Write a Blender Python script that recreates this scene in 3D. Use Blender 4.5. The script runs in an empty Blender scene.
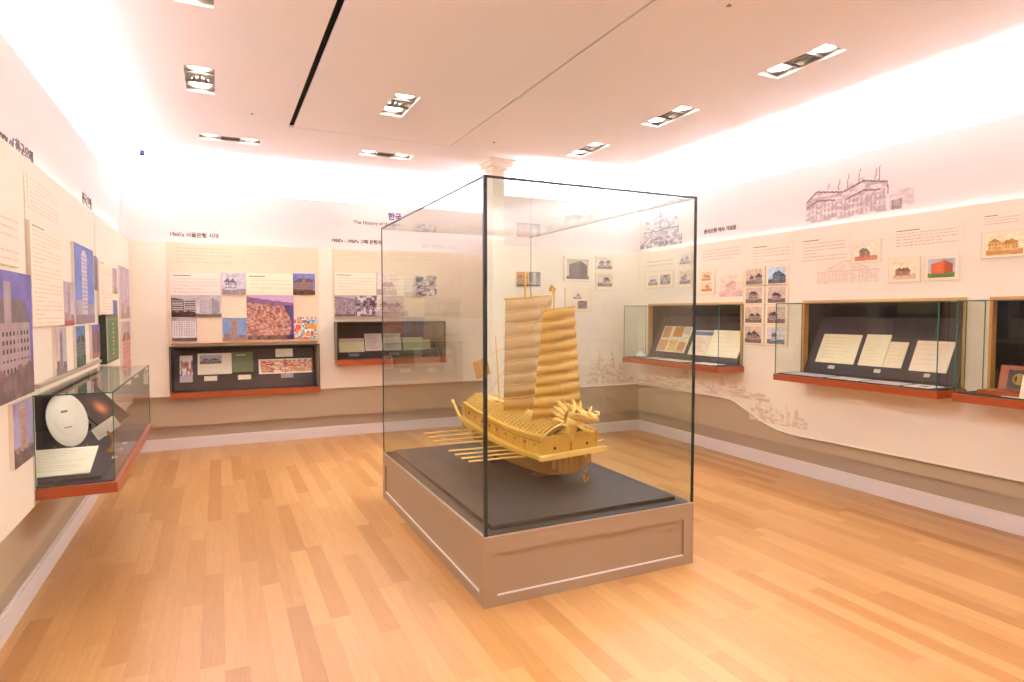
import bpy, bmesh, math, random
import numpy as np
from mathutils import Vector, Matrix
PI = math.pi
S = bpy.context.scene
C = S.collection
# ------------------------------------------------------------------ camera
CF, YAW, PIT, EYE = 617.4, .4446, .0460, 1.55
cam = bpy.data.cameras.new('camera'); co = bpy.data.objects.new('camera', cam); C.objects.link(co)
cam.sensor_width = 36.0; cam.lens = 36.0*CF/1024; cam.clip_start = .05
co.location = (0, 0, EYE)
co.rotation_euler = (PI/2-PIT, 0, -YAW)
S.camera = co
# ------------------------------------------------------------------ world, exposure
w = bpy.data.worlds.new('world'); S.world = w; w.use_nodes = True
w.node_tree.nodes['Background'].inputs[0].default_value = (1, .9, .85, 1)
w.node_tree.nodes['Background'].inputs[1].default_value = .0
S.view_settings.view_transform = 'Standard'; S.view_settings.look = 'None'
S.view_settings.gamma = 1; S.view_settings.use_curve_mapping = False
S.view_settings.exposure = 0.16
try:
    S.cycles.transparent_max_bounces = 32; S.cycles.max_bounces = 10; S.cycles.diffuse_bounces = 6
except Exception: pass

def area(name, loc, rot, sx, sy, power, col):
    l = bpy.data.lights.new(name, 'AREA'); l.shape = 'RECTANGLE'; l.size = sx; l.size_y = sy
    l.energy = power; l.color = col
    o = bpy.data.objects.new(name, l); C.objects.link(o); o.location = loc; o.rotation_euler = rot
    return o
COOL = (.89, .93, 1.0)
UP = (PI, 0, 0)
CZ = 3.30            # ceiling height
TOPW = 2.92          # top of the upper wall, cove light trough behind it
# cove light strips lying in the trough behind the top of each wall
area('cove_light', (-1.12, 2.2, 2.80), UP, .10, 11.2, 230, COOL)
area('cove_light', (1.3, 8.10, 2.80), UP, 4.6, .10, 100, COOL)
area('cove_light', (4.2, 6.86, 2.80), UP, 1.6, .10, 160, COOL)
area('cove_light', (5.28, 1.6, 2.80), UP, .10, 10.4, 350, COOL)
area('cove_light', (2.0, -3.95, 2.80), UP, 5.6, .10, 80, COOL)
# light strips hidden behind the top edge of the display panels
GL = (1, .95, .98)
area('panel_light', (-.905, 2.1, 2.285), (PI, math.radians(25), 0), .03, 11.2, 34, GL)
area('panel_light', (1.3, 7.855, 2.285), (PI-math.radians(25), 0, 0), 4.2, .03, 9, GL)
area('panel_light', (4.0, 6.595, 2.285), (PI-math.radians(25), 0, 0), 1.9, .03, 6, GL)
area('panel_light', (4.995, 1.5, 2.285), (PI, -math.radians(25), 0), .03, 9.9, 40, GL)

# ------------------------------------------------------------------ materials
def lin(c): return tuple((x/12.92 if x <= .04045 else ((x+.055)/1.055)**2.4) for x in c)
def rgb(r, g, b): return lin((r/255, g/255, b/255))
MATS = {}
def mat(name, col, rough=.6, metal=0, emit=0, noise=0, scale=8, coat=0, spec=.5, bump=0, stretch=None):
    if name in MATS: return MATS[name]
    m = bpy.data.materials.new(name); m.use_nodes = True
    nt = m.node_tree; b = nt.nodes['Principled BSDF']
    b.inputs['Base Color'].default_value = (*col, 1); b.inputs['Roughness'].default_value = rough
    b.inputs['Metallic'].default_value = metal; b.inputs['Specular IOR Level'].default_value = spec
    if coat: b.inputs['Coat Weight'].default_value = coat; b.inputs['Coat Roughness'].default_value = .1
    if emit:
        b.inputs['Emission Color'].default_value = (*col, 1); b.inputs['Emission Strength'].default_value = emit
    tc = nt.nodes.new('ShaderNodeTexCoord'); mp = nt.nodes.new('ShaderNodeMapping')
    nt.links.new(tc.outputs['Object'], mp.inputs[0])
    if stretch: mp.inputs['Scale'].default_value = stretch
    n = nt.nodes.new('ShaderNodeTexNoise'); n.inputs['Scale'].default_value = scale; n.inputs['Detail'].default_value = 4
    nt.links.new(mp.outputs[0], n.inputs[0])
    mx = nt.nodes.new('ShaderNodeMix'); mx.data_type = 'RGBA'
    mx.inputs[6].default_value = (*[c*(1-noise) for c in col], 1); mx.inputs[7].default_value = (*[min(1, c*(1+noise)) for c in col], 1)
    nt.links.new(n.outputs[0], mx.inputs[0]); nt.links.new(mx.outputs[2], b.inputs['Base Color'])
    if bump:
        bp = nt.nodes.new('ShaderNodeBump'); bp.inputs['Strength'].default_value = bump; bp.inputs['Distance'].default_value = .003
        nt.links.new(n.outputs[0], bp.inputs['Height']); nt.links.new(bp.outputs[0], b.inputs['Normal'])
    MATS[name] = m; return m

def glass_mat(name, tint, refl=1.0):
    m = bpy.data.materials.new(name); m.use_nodes = True; nt = m.node_tree; nt.nodes.clear()
    out = nt.nodes.new('ShaderNodeOutputMaterial'); tr = nt.nodes.new('ShaderNodeBsdfTransparent'); gl = nt.nodes.new('ShaderNodeBsdfGlossy')
    tr.inputs[0].default_value = (*tint, 1); gl.inputs['Roughness'].default_value = 0.0
    fr = nt.nodes.new('ShaderNodeLayerWeight'); fr.inputs['Blend'].default_value = .32
    # Schlick from facing: F = .04+.96*facing^5
    p = nt.nodes.new('ShaderNodeMath'); p.operation = 'POWER'; p.inputs[1].default_value = 5
    geo = nt.nodes.new('ShaderNodeNewGeometry')
    fr.inputs['Blend'].default_value = .5
    nt.links.new(fr.outputs['Facing'], p.inputs[0])
    a = nt.nodes.new('ShaderNodeMath'); a.operation = 'MULTIPLY_ADD'; a.inputs[1].default_value = .92; a.inputs[2].default_value = .08*refl
    nt.links.new(p.outputs[0], a.inputs[0])
    iv = nt.nodes.new('ShaderNodeMath'); iv.operation = 'SUBTRACT'; iv.inputs[0].default_value = 1
    nt.links.new(geo.outputs['Backfacing'], iv.inputs[1])
    mu = nt.nodes.new('ShaderNodeMath'); mu.operation = 'MULTIPLY'
    nt.links.new(a.outputs[0], mu.inputs[0]); nt.links.new(iv.outputs[0], mu.inputs[1])
    mx = nt.nodes.new('ShaderNodeMixShader')
    nt.links.new(mu.outputs[0], mx.inputs[0]); nt.links.new(tr.outputs[0], mx.inputs[1]); nt.links.new(gl.outputs[0], mx.inputs[2])
    nt.links.new(mx.outputs[0], out.inputs[0]); return m

def floor_mat():
    m = bpy.data.materials.new('oak_planks'); m.use_nodes = True; nt = m.node_tree; b = nt.nodes['Principled BSDF']
    N = nt.nodes.new; L = nt.links.new
    geo = N('ShaderNodeNewGeometry'); sx = N('ShaderNodeSeparateXYZ'); L(geo.outputs['Position'], sx.inputs[0])
    def M(op, a, bb=None, c=None):
        n = N('ShaderNodeMath'); n.operation = op
        for i, v in enumerate((a, bb, c)):
            if v is None: continue
            if isinstance(v, (int, float)): n.inputs[i].default_value = v
            else: L(v, n.inputs[i])
        return n.outputs[0]
    W, LEN = .098, 1.05
    u = M('DIVIDE', sx.outputs[0], W); row = M('FLOOR', u)
    wn = N('ShaderNodeTexWhiteNoise'); wn.noise_dimensions = '1D'; L(row, wn.inputs['W'])
    v = M('ADD', M('DIVIDE', sx.outputs[1], LEN), M('MULTIPLY', wn.outputs[0], 7.3)); seg = M('FLOOR', v)
    cb = N('ShaderNodeCombineXYZ'); L(row, cb.inputs[0]); L(seg, cb.inputs[1])
    w2 = N('ShaderNodeTexWhiteNoise'); w2.noise_dimensions = '2D'; L(cb.outputs[0], w2.inputs['Vector'])
    cr = N('ShaderNodeValToRGB'); L(w2.outputs[0], cr.inputs[0])
    el = cr.color_ramp.elements
    el[0].position = 0; el[0].color = (*rgb(172, 119, 64), 1); el[1].position = 1; el[1].color = (*rgb(198, 148, 94), 1)
    for p, c in ((.12, (178, 125, 69)), (.45, (189, 137, 82)), (.75, (194, 143, 88))):
        e = el.new(p); e.color = (*rgb(*c), 1)
    # grain
    mp = N('ShaderNodeMapping'); mp.inputs['Scale'].default_value = (38, 2.2, 1); L(geo.outputs['Position'], mp.inputs[0])
    off = N('ShaderNodeVectorMath'); off.operation = 'MULTIPLY_ADD'
    L(w2.outputs['Color'], off.inputs[0]); off.inputs[1].default_value = (40, 40, 40); L(mp.outputs[0], off.inputs[2])
    ns = N('ShaderNodeTexNoise'); ns.inputs['Scale'].default_value = 1.6; ns.inputs['Detail'].default_value = 5; ns.inputs['Distortion'].default_value = 1.2
    L(off.outputs[0], ns.inputs[0])
    g = N('ShaderNodeMapRange'); g.inputs[1].default_value = .3; g.inputs[2].default_value = .7; g.inputs[3].default_value = .9; g.inputs[4].default_value = 1.06
    L(ns.outputs[0], g.inputs[0])
    # seams
    fu = M('FRACT', u); fv = M('FRACT', v)
    du = M('MULTIPLY', M('MINIMUM', fu, M('SUBTRACT', 1, fu)), W); dv = M('MULTIPLY', M('MINIMUM', fv, M('SUBTRACT', 1, fv)), LEN)
    d = M('MINIMUM', du, dv)
    sm = N('ShaderNodeMapRange'); sm.inputs[1].default_value = 0; sm.inputs[2].default_value = .0022; sm.inputs[3].default_value = .80; sm.inputs[4].default_value = 1
    L(d, sm.inputs[0])
    f = M('MULTIPLY', g.outputs[0], sm.outputs[0])
    vm = N('ShaderNodeVectorMath'); vm.operation = 'SCALE'; L(cr.outputs[0], vm.inputs[0]); L(f, vm.inputs['Scale'])
    L(vm.outputs[0], b.inputs['Base Color'])
    b.inputs['Roughness'].default_value = .33; b.inputs['Specular IOR Level'].default_value = .5
    return m

def print_mat():
    m = bpy.data.materials.new('printed_surface'); m.use_nodes = True; nt = m.node_tree; b = nt.nodes['Principled BSDF']
    a = nt.nodes.new('ShaderNodeAttribute'); a.attribute_name = 'print'
    nt.links.new(a.outputs['Color'], b.inputs['Base Color']); b.inputs['Roughness'].default_value = .55
    b.inputs['Specular IOR Level'].default_value = .25
    return m

M_sheet = mat('peach_panel_paint', rgb(238, 226, 208), .62, noise=.01, scale=2)
M_upper = mat('upper_wall_paint', rgb(226, 210, 204), .7, noise=.01, scale=2)
M_mid = mat('beige_wall_dimmed', rgb(186, 164, 136), .65, noise=.015, scale=3)  # wall colour darkened to carry the weaker light below the panels
M_low = mat('tan_wall_dimmed', rgb(172, 150, 126), .65, noise=.015, scale=3)  # reduced light near the floor is put into this tan wall colour
M_base = mat('pale_baseboard_paint', rgb(226, 214, 210), .45, noise=.01)
M_bead = mat('panel_edge_bead', rgb(242, 232, 214), .4)
M_ceil = mat('ceiling_paint', rgb(244, 240, 242), .75, noise=.008, scale=2)
M_black = mat('black_void', rgb(16, 14, 14), .8)
M_shell = mat('cove_paint', rgb(245, 240, 240), .8)
M_floor = floor_mat()
M_print = print_mat()
M_edge = mat('board_edge', rgb(228, 214, 196), .6)
M_plinth = mat('taupe_plinth_paint', rgb(158, 132, 104), .42, noise=.01, scale=5)
M_deck = mat('dark_felt_deck', rgb(30, 21, 18), .6, noise=.08, scale=30)
M_darkglass = mat('glass_edge_seal', rgb(30, 34, 32), .3)
M_greenedge = mat('green_glass_edge', rgb(44, 110, 92), .2)
M_metal = mat('brushed_steel_trim', rgb(190, 185, 182), .3, metal=.8)
M_cherry = mat('red_cherry_wood', rgb(158, 68, 26), .35, noise=.22, scale=6, stretch=(2, 2, 26), coat=.3)
M_lightwood = mat('light_oak_frame', rgb(205, 150, 82), .45, noise=.12, scale=10, stretch=(2, 2, 12))
M_felt = mat('dark_purple_brown_felt', rgb(72, 58, 62), .8, noise=.06, scale=60)
M_feltdark = mat('black_brown_lining', rgb(44, 33, 31), .8, noise=.06, scale=60)
M_white = mat('white_card', rgb(236, 228, 212), .5)
M_gold = mat('golden_carved_wood', rgb(206, 156, 58), .42, noise=.16, scale=30, stretch=(2, 1, 3), coat=.15)
M_goldl = mat('pale_gold_wood', rgb(230, 184, 92), .42, noise=.12, scale=26, coat=.15)
M_goldd = mat('brown_gold_wood', rgb(168, 112, 42), .5, noise=.2, scale=26)
M_sail = None
M_stand = mat('dark_walnut', rgb(70, 42, 26), .4, noise=.2, scale=20)
M_glass = glass_mat('clear_vitrine_glass', (.955, .985, .975), .9)
M_glass2 = glass_mat('clear_case_glass', (.97, .985, .975), .8)
M_lamp = mat('lamp_face', (1, .90, .76), emit=14)
M_fix = mat('fixture_trim', rgb(150, 140, 138), .35, metal=.4)
M_fixd = mat('fixture_inside', rgb(150, 138, 130), .35, metal=.7)
M_grey = mat('grey_plastic', rgb(206, 190, 172), .6)
M_ink = mat('dark_lettering', rgb(86, 66, 62), .6)
M_purple = mat('purple_lettering', rgb(74, 58, 120), .5)
M_cameraw = mat('camera_housing', rgb(226, 224, 226), .4)
M_cameral = mat('camera_lens', rgb(40, 54, 110), .1)

def sail_mat(name, alpha, col):
    m = bpy.data.materials.new(name); m.use_nodes = True; nt = m.node_tree; b = nt.nodes['Principled BSDF']
    tc = nt.nodes.new('ShaderNodeTexCoord'); wv = nt.nodes.new('ShaderNodeTexWave'); wv.bands_direction = 'Z'
    wv.inputs['Scale'].default_value = 42; wv.inputs['Distortion'].default_value = .6; nt.links.new(tc.outputs['Object'], wv.inputs[0])
    ns = nt.nodes.new('ShaderNodeTexNoise'); ns.inputs['Scale'].default_value = 22; nt.links.new(tc.outputs['Object'], ns.inputs[0])
    mx = nt.nodes.new('ShaderNodeMix'); mx.data_type = 'RGBA'
    mx.inputs[6].default_value = (*[c*.72 for c in col], 1); mx.inputs[7].default_value = (*col, 1)
    ad = nt.nodes.new('ShaderNodeMath'); ad.operation = 'MULTIPLY_ADD'; ad.inputs[1].default_value = .4; nt.links.new(wv.outputs[0], ad.inputs[0])
    m2 = nt.nodes.new('ShaderNodeMath'); m2.operation = 'MULTIPLY'; m2.inputs[1].default_value = .9; nt.links.new(ns.outputs[0], m2.inputs[0]); nt.links.new(m2.outputs[0], ad.inputs[2])
    nt.links.new(ad.outputs[0], mx.inputs[0]); nt.links.new(mx.outputs[2], b.inputs['Base Color'])
    b.inputs['Roughness'].default_value = .6; b.inputs['Alpha'].default_value = alpha
    return m
M_sail = sail_mat('woven_straw_sail', .97, rgb(214, 162, 70))
M_sail2 = sail_mat('sheer_straw_sail', .66, rgb(210, 158, 72))

# ------------------------------------------------------------------ mesh helpers
class MB:
    def __init__(s): s.v = []; s.f = []; s.m = []
    def add(s, vs, fs, mi=0):
        n = len(s.v); s.v += [tuple(v) for v in vs]; s.f += [tuple(i+n for i in f) for f in fs]; s.m += [mi]*len(fs); return s
    def box(s, x0, x1, y0, y1, z0, z1, mi=0):
        if x0 > x1: x0, x1 = x1, x0
        if y0 > y1: y0, y1 = y1, y0
        if z0 > z1: z0, z1 = z1, z0
        v = [(x, y, z) for z in (z0, z1) for y in (y0, y1) for x in (x0, x1)]
        return s.add(v, [(0, 2, 3, 1), (4, 5, 7, 6), (0, 1, 5, 4), (2, 6, 7, 3), (0, 4, 6, 2), (1, 3, 7, 5)], mi)
    def obox(s, O, R, U, N, w, h, t, mi=0):
        O, R, U, N = Vector(O), Vector(R), Vector(U), Vector(N)
        v = [O+R*a*w+U*b*h+N*c*t for c in (0, 1) for b in (0, 1) for a in (0, 1)]
        return s.add(v, [(0, 2, 3, 1), (4, 5, 7, 6), (0, 1, 5, 4), (2, 6, 7, 3), (0, 4, 6, 2), (1, 3, 7, 5)], mi)
    def tube(s, pts, rad, n=8, mi=0, flat=1.0):
        pts = [Vector(p) for p in pts]
        if not hasattr(rad, '__len__'): rad = [rad]*len(pts)
        base = len(s.v); up = Vector((0, 0, 1))
        for i, p in enumerate(pts):
            d = (pts[min(i+1, len(pts)-1)]-pts[max(i-1, 0)]).normalized()
            a = d.cross(up)
            if a.length < .05: a = d.cross(Vector((1, 0, 0)))
            a.normalize(); b = a.cross(d).normalized()
            for k in range(n):
                t = 2*PI*k/n; s.v.append(tuple(p+a*math.cos(t)*rad[i]+b*math.sin(t)*rad[i]*flat))
        for i in range(len(pts)-1):
            for k in range(n):
                k2 = (k+1) % n; s.f.append((base+i*n+k, base+i*n+k2, base+(i+1)*n+k2, base+(i+1)*n+k)); s.m.append(mi)
        s.f.append(tuple(base+k for k in reversed(range(n)))); s.m.append(mi)
        s.f.append(tuple(base+(len(pts)-1)*n+k for k in range(n))); s.m.append(mi); return s
    def lathe(s, prof, c=(0, 0, 0), n=24, mi=0, axis='Z'):
        base = len(s.v)
        for r, h in prof:
            for k in range(n):
                t = 2*PI*k/n; x, y = r*math.cos(t), r*math.sin(t)
                p = (x, y, h) if axis == 'Z' else (x, h, y)
                s.v.append((c[0]+p[0], c[1]+p[1], c[2]+p[2]))
        for i in range(len(prof)-1):
            for k in range(n):
                k2 = (k+1) % n; s.f.append((base+i*n+k, base+i*n+k2, base+(i+1)*n+k2, base+(i+1)*n+k)); s.m.append(mi)
        s.f.append(tuple(base+k for k in reversed(range(n)))); s.m.append(mi)
        s.f.append(tuple(base+(len(prof)-1)*n+k for k in range(n))); s.m.append(mi); return s
    def build(s, name, mats, parent=None, smooth=False, bevel=0, recalc=True):
        me = bpy.data.meshes.new(name); me.from_pydata(s.v, [], s.f)
        if not isinstance(mats, (list, tuple)): mats = [mats]
        for m in mats: me.materials.append(m)
        me.polygons.foreach_set('material_index', s.m)
        if recalc:
            bm = bmesh.new(); bm.from_mesh(me); bmesh.ops.recalc_face_normals(bm, faces=bm.faces); bm.to_mesh(me); bm.free()
        if smooth: me.polygons.foreach_set('use_smooth', [True]*len(me.polygons))
        me.update()
        o = bpy.data.objects.new(name, me); C.objects.link(o)
        if parent:
            o.parent = parent
            if parent.type == 'EMPTY' and LOCAL.get(parent.name) is None:
                o.matrix_parent_inverse = parent.matrix_basis.inverted() if False else Matrix.Translation(-Vector(parent.location))
        if bevel:
            md = o.modifiers.new('bevel', 'BEVEL'); md.width = bevel; md.segments = 2; md.limit_method = 'ANGLE'
        return o
LOCAL = {}
def empty(name, loc, rz=0, local=False):
    o = bpy.data.objects.new(name, None); C.objects.link(o); o.location = loc; o.rotation_euler.z = rz
    o.empty_display_size = .1
    if local: LOCAL[o.name] = True
    return o
def tag(o, label, cat, group=None):
    o['label'] = label; o['category'] = cat
    if group: o['group'] = group
    return o
def struct(o): o['kind'] = 'structure'; return o

def ray(px, py):
    u = (px-512)/CF; v = (341-py)/CF; cp, sp = math.cos(PIT), math.sin(PIT)
    fw = cp+v*sp; up = v*cp-sp; s_, c_ = math.sin(YAW), math.cos(YAW)
    return Vector((u*c_+fw*s_, -u*s_+fw*c_, up))
def on(ax, val, px, py):
    d = ray(px, py); o = Vector((0, 0, EYE)); return o+d*((val-o[ax])/d[ax])

# rectangle with rectangular holes, in a plane, with thickness
def holed(mb, frame, u0, u1, v0, v1, holes, t, mi=0):
    us = sorted(set([u0, u1]+[min(max(h[i], u0), u1) for h in holes for i in (0, 1)]))
    vs = sorted(set([v0, v1]+[min(max(h[i], v0), v1) for h in holes for i in (2, 3)]))
    for a, b in zip(us, us[1:]):
        run = None
        for c, d in zip(vs, vs[1:]):
            mu, mv = (a+b)/2, (c+d)/2
            if any(h[0] < mu < h[1] and h[2] < mv < h[3] for h in holes):
                if run: cell(mb, frame, a, b, run[0], run[1], t, mi); run = None
            else: run = (run[0], d) if run else (c, d)
        if run: cell(mb, frame, a, b, run[0], run[1], t, mi)
def cell(mb, frame, a, b, c, d, t, mi):
    p = [frame(*q) for q in ((a, c, 0), (b, c, 0), (b, d, 0), (a, d, 0), (a, c, -t), (b, c, -t), (b, d, -t), (a, d, -t))]
    mb.add(p, [(0, 1, 2, 3), (4, 7, 6, 5), (0, 4, 5, 1), (1, 5, 6, 2), (2, 6, 7, 3), (3, 7, 4, 0)], mi)
def fr_back(Y): return lambda u, v, w: (u, Y-w, v)
def fr_left(X): return lambda u, v, w: (X+w, u, v)
def fr_right(X): return lambda u, v, w: (X-w, u, v)
def fr_ceil(Z): return lambda u, v, w: (u, v, Z-w)

# ------------------------------------------------------------------ room
XL, XR, YB, YR, YF = -.95, 5.03, 7.90, 6.64, -3.75
SL, SR, SB, SR2 = -.85, 4.95, 7.82, 6.56          # faces of the display panels
HL = [(3.86, 5.68, .655, 1.125)]
HB = [(-.47, 1.09, .645, 1.165), (1.31, 2.66, .965, 1.435)]
HR = [(4.80, 6.34, .99, 1.645), (2.66, 4.04, .99, 1.645), (1.12, 2.49, .99, 1.645)]
struct(MB().box(-1.5, 6.0, -4.4, 8.9, -.1, 0).build('floor', M_floor))
# ceiling with slots and recesses for the lights
LIGHTS = [(3.68, 3.08, 0), (3.65, 4.42, 0), (3.60, 5.68, 0), (-.085, 5.24, 0), (1.41, 5.16, 0), (-.085, 3.70, 0),
          (.15, 6.87, 1), (1.71, 6.81, 1), (1.41, 1.7, 0), (3.68, 1.6, 0), (-.085, 1.6, 0), (3.68, -.6, 0), (-.085, -.6, 0), (1.41, -1.0, 0)]
LW_, LL_ = .20, .56
ch = []
for x, y, o in LIGHTS:
    a, b = (LW_, LL_) if not o else (LL_, LW_)
    ch.append((x-a/2, x+a/2, y-b/2, y+b/2))
ch += [(.632, .677, -1.2, 6.17), (.677, 2.226, 6.156, 6.168), (2.210, 2.226, -1.2, 6.156)]
mb = MB(); holed(mb, fr_ceil(CZ), -1.5, 6.0, -4.4, 8.9, ch, -.02)
struct(mb.build('ceiling', M_ceil))
struct(MB().box(.62, .69, -1.25, 6.19, CZ+.021, CZ+.09).box(.69, 2.24, 6.13, 6.19, CZ+.021, CZ+.06).box(2.19, 2.24, -1.25, 6.13, CZ+.021, CZ+.06).build('trim_1', M_black))
# outer shell of the light cove
mb = MB().box(-1.5, -1.45, -4.4, 8.9, 0, CZ).box(5.95, 6.0, -4.4, 8.9, 0, CZ).box(-1.45, 5.95, 8.85, 8.9, 0, CZ).box(-1.45, 5.95, -4.4, -4.35, 0, CZ)
mb.box(-1.45, XL-.06, -4.35, 8.85, 2.72, 2.76).box(XL, 5.95, YB+.06, 8.85, 2.72, 2.76).box(3.6, 5.95, YR+.06, YB, 2.72, 2.76).box(XR+.06, 5.95, -4.35, YR, 2.72, 2.76)
mb.box(XL, XR, -4.35, YF-.06, 2.72, 2.76)
struct(mb.build('wall_cove', M_shell))
# walls: lower wall up to .265, mid wall, upper wall, display panels
def wall(side, frame, frame_up, u0, u1, holes):
    mb = MB()
    holed(mb, frame, u0, u1, 0, .27, [], .06, 1)
    f2 = lambda u, v, w_: frame(u, v, w_+.035)
    holed(mb, f2, u0, u1, .265, 2.2, holes, .095, 0)
    holed(mb, frame_up, u0, u1, 2.2, TOPW, [], .08, 2)
    struct(mb.build('wall_'+side, [M_mid, M_low, M_upper]))
    b = MB(); holed(b, lambda u, v, w_: frame(u, v, w_+.018), u0, u1, 0, .118, [], .018)
    holed(b, lambda u, v, w_: frame(u, v, w_+.010), u0, u1, .118, .13, [], .010)
    struct(b.build('baseboard_'+side, M_base))
wall('left', fr_left(XL), fr_left(XL+.02), YF, YB, HL)
wall('back', fr_back(YB), fr_back(YB-.02), XL, 3.52, HB)
wall('right', fr_right(XR), fr_right(XR-.02), YF, YR, HR)
wall('alcove', fr_back(YR), fr_back(YR-.02), 2.99, XR, [])
def fr_front(Y): return lambda u, v, w: (u, Y+w, v)
wall('front', fr_front(YF), fr_front(YF+.02), XL, XR, [])
# angled return between the back wall and the nearer wall section, with its corner column
mb = MB().add([(3.0, 6.70, 0), (3.5, 7.95, 0), (3.6, 7.95, 0), (3.6, 6.70, 0), (3.0, 6.70, TOPW), (3.5, 7.95, TOPW), (3.6, 7.95, TOPW), (3.6, 6.70, TOPW)],
              [(0, 1, 2, 3), (4, 7, 6, 5), (0, 4, 5, 1), (1, 5, 6, 2), (2, 6, 7, 3), (3, 7, 4, 0)])
struct(mb.build('wall_return', M_upper))
mb = MB().box(2.845, 2.985, 6.47, 6.66, .0, CZ-.10).box(2.825, 3.02, 6.45, 6.68, 0, .12).box(2.83, 3.02, 6.455, 6.66, CZ-.14, CZ-.10).box(2.79, 3.07, 6.41, 6.70, CZ-.10, CZ-.045).box(2.77, 3.10, 6.39, 6.72, CZ-.045, CZ-.001)
struct(mb.build('wall_column', M_sheet))
# display panels (sheets) standing off the wall
mb = MB()
holed(mb, fr_left(SL), YF, 3.80, .575, 2.325, HL, .05)
holed(mb, fr_left(SL), 3.82, 5.74, .575, 2.325, HL, .05)
holed(mb, fr_left(SL), 5.76, SB, .575, 2.325, HL, .05)
struct(mb.build('wall_left_panel', M_sheet))
mb = MB(); holed(mb, fr_back(SB), SL+.0005, 3.44, .615, 2.33, HB, .05)
struct(mb.build('wall_back_panel', M_sheet))
mb = MB(); holed(mb, fr_back(SB-.014), -.50, 1.115, 1.205, 2.331, [], .014); holed(mb, fr_back(SB-.014), 1.285, 3.40, 1.475, 2.331, [], .014)
struct(mb.build('wall_back_panel_raised', mat('peach_raised_panel', rgb(228, 208, 180), .62, noise=.01, scale=2)))
mb = MB()
holed(mb, fr_right(SR), YF, SR2, .635, 2.33, HR, .05)
def quad_col(mb, u0, u1, b0, b1, top, X, t=.05):
    v = [(X, u0, b0), (X, u1, b1), (X, u1, top), (X, u0, top), (X+t, u0, b0), (X+t, u1, b1), (X+t, u1, top), (X+t, u0, top)]
    mb.add(v, [(0, 1, 2, 3), (4, 7, 6, 5), (0, 4, 5, 1), (1, 5, 6, 2), (2, 6, 7, 3), (3, 7, 4, 0)])
prof = [(YF, .40), (2.2, .405), (3.6, .395), (4.15, .39), (4.32, .405), (4.5, .455), (4.85, .60), (4.95, .628), (5.1, .634)]
for (a, b_), (c, d) in zip(prof, prof[1:]): quad_col(mb, a, c, b_, d, .635, SR)
holed(mb, fr_back(SR2), 3.0, SR, .625, 2.33, [], .05)
struct(mb.build('wall_right_panel', M_sheet))
mb = MB(); mb.tube([(SR-.003, a, b_-.006) for a, b_ in prof+[(SR2-.003, .628)]]+[(3.0, SR2-.003, .62)], .008, 6)
struct(mb.build('trim_2', M_bead))
# thin ledges above the left and back cases
def ledge(pos):
    mb = MB()
    if pos == 'l': mb.box(SL, SL+.03, 3.84, 5.70, 1.165, 1.185)
    else: mb.box(-.47, 1.09, SB-.035, SB-.014, 1.193, 1.205)
    return mb
struct(ledge('l').build('trim_3', M_low)); struct(ledge('b').build('trim_4', M_goldd))

# ------------------------------------------------------------------ printed pictures
def noise2(ny, nx, sc, rng, octv=3):
    out = np.zeros((ny, nx)); amp = 1; tot = 0
    for o in range(octv):
        g = max(2, int(sc*2**o)); a = rng.random((g+1, g+1))
        y = np.linspace(0, g-1e-6, ny); x = np.linspace(0, g-1e-6, nx); yi = y.astype(int); xi = x.astype(int)
        fy = (y-yi)[:, None]; fx = (x-xi)[None, :]; fy = fy*fy*(3-2*fy); fx = fx*fx*(3-2*fx)
        v = a[yi][:, xi]*(1-fy)*(1-fx)+a[yi+1][:, xi]*fy*(1-fx)+a[yi][:, xi+1]*(1-fy)*fx+a[yi+1][:, xi+1]*fy*fx
        out += v*amp; tot += amp; amp *= .5
    return out/tot
def A(c): return np.array(c, float)/255
def canvas(ny, nx, c): return np.ones((ny, nx, 3))*A(c)
def put(im, x0, x1, y0, y1, c):
    ny, nx = im.shape[:2]; im[int(round(y0*ny)):max(int(round(y0*ny))+1, int(round(y1*ny))), int(round(x0*nx)):max(int(round(x0*nx))+1, int(round(x1*nx)))] = A(c)
def grain(im, rng, a=.06, sc=6):
    n = noise2(im.shape[0], im.shape[1], sc, rng)-.5; im += n[..., None]*a*2; return im
def tri(im, pts, c):
    ny, nx = im.shape[:2]; yy, xx = np.mgrid[0:ny, 0:nx]; xx = (xx+.5)/nx; yy = (yy+.5)/ny
    ins = np.zeros((ny, nx), bool); j = len(pts)-1
    for i in range(len(pts)):
        xi, yi = pts[i]; xj, yj = pts[j]
        if yi != yj:
            ins ^= ((yi > yy) != (yj > yy)) & (xx < (xj-xi)*(yy-yi)/(yj-yi)+xi)
        j = i
    im[ins] = A(c)
def windows(im, x0, x1, y0, y1, nx_, ny_, c, fill=.5):
    for i in range(nx_):
        for j in range(ny_):
            a = x0+(x1-x0)*(i+.5-fill/2)/nx_; b = x0+(x1-x0)*(i+.5+fill/2)/nx_
            d = y0+(y1-y0)*(j+.5-fill/2)/ny_; e = y0+(y1-y0)*(j+.5+fill/2)/ny_
            put(im, a, b, d, e, c)
def i_text(rows=6, head=True, bg=(240, 226, 202), fg=(186, 164, 142), seed=0, nx=70, blank=.15, cols=1):
    rng = np.random.default_rng(seed+77); ny = rows*3+2+(3 if head else 0); im = canvas(ny, nx, bg); x = nx//16
    yy = ny-3
    if head:
        im[yy, x:x+int(nx*.35)] = A(fg)*.8; yy -= 3
    for r in range(rows):
        if yy < 1: break
        for c_ in range(cols):
            w0 = int(nx/cols*c_)+x; w1 = int(nx/cols*(c_+1))-x; L = w1-w0
            e = w1 if r % 4 != 3 else w0+int(L*rng.uniform(.3, .8)); k = w0
            while k < e:
                q = rng.integers(2, 6); im[yy, k:min(e, k+q)] = A(fg)*.62+A(bg)*.38*rng.uniform(.9, 1.1); k += q+1
        yy -= 3
    return im
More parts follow.
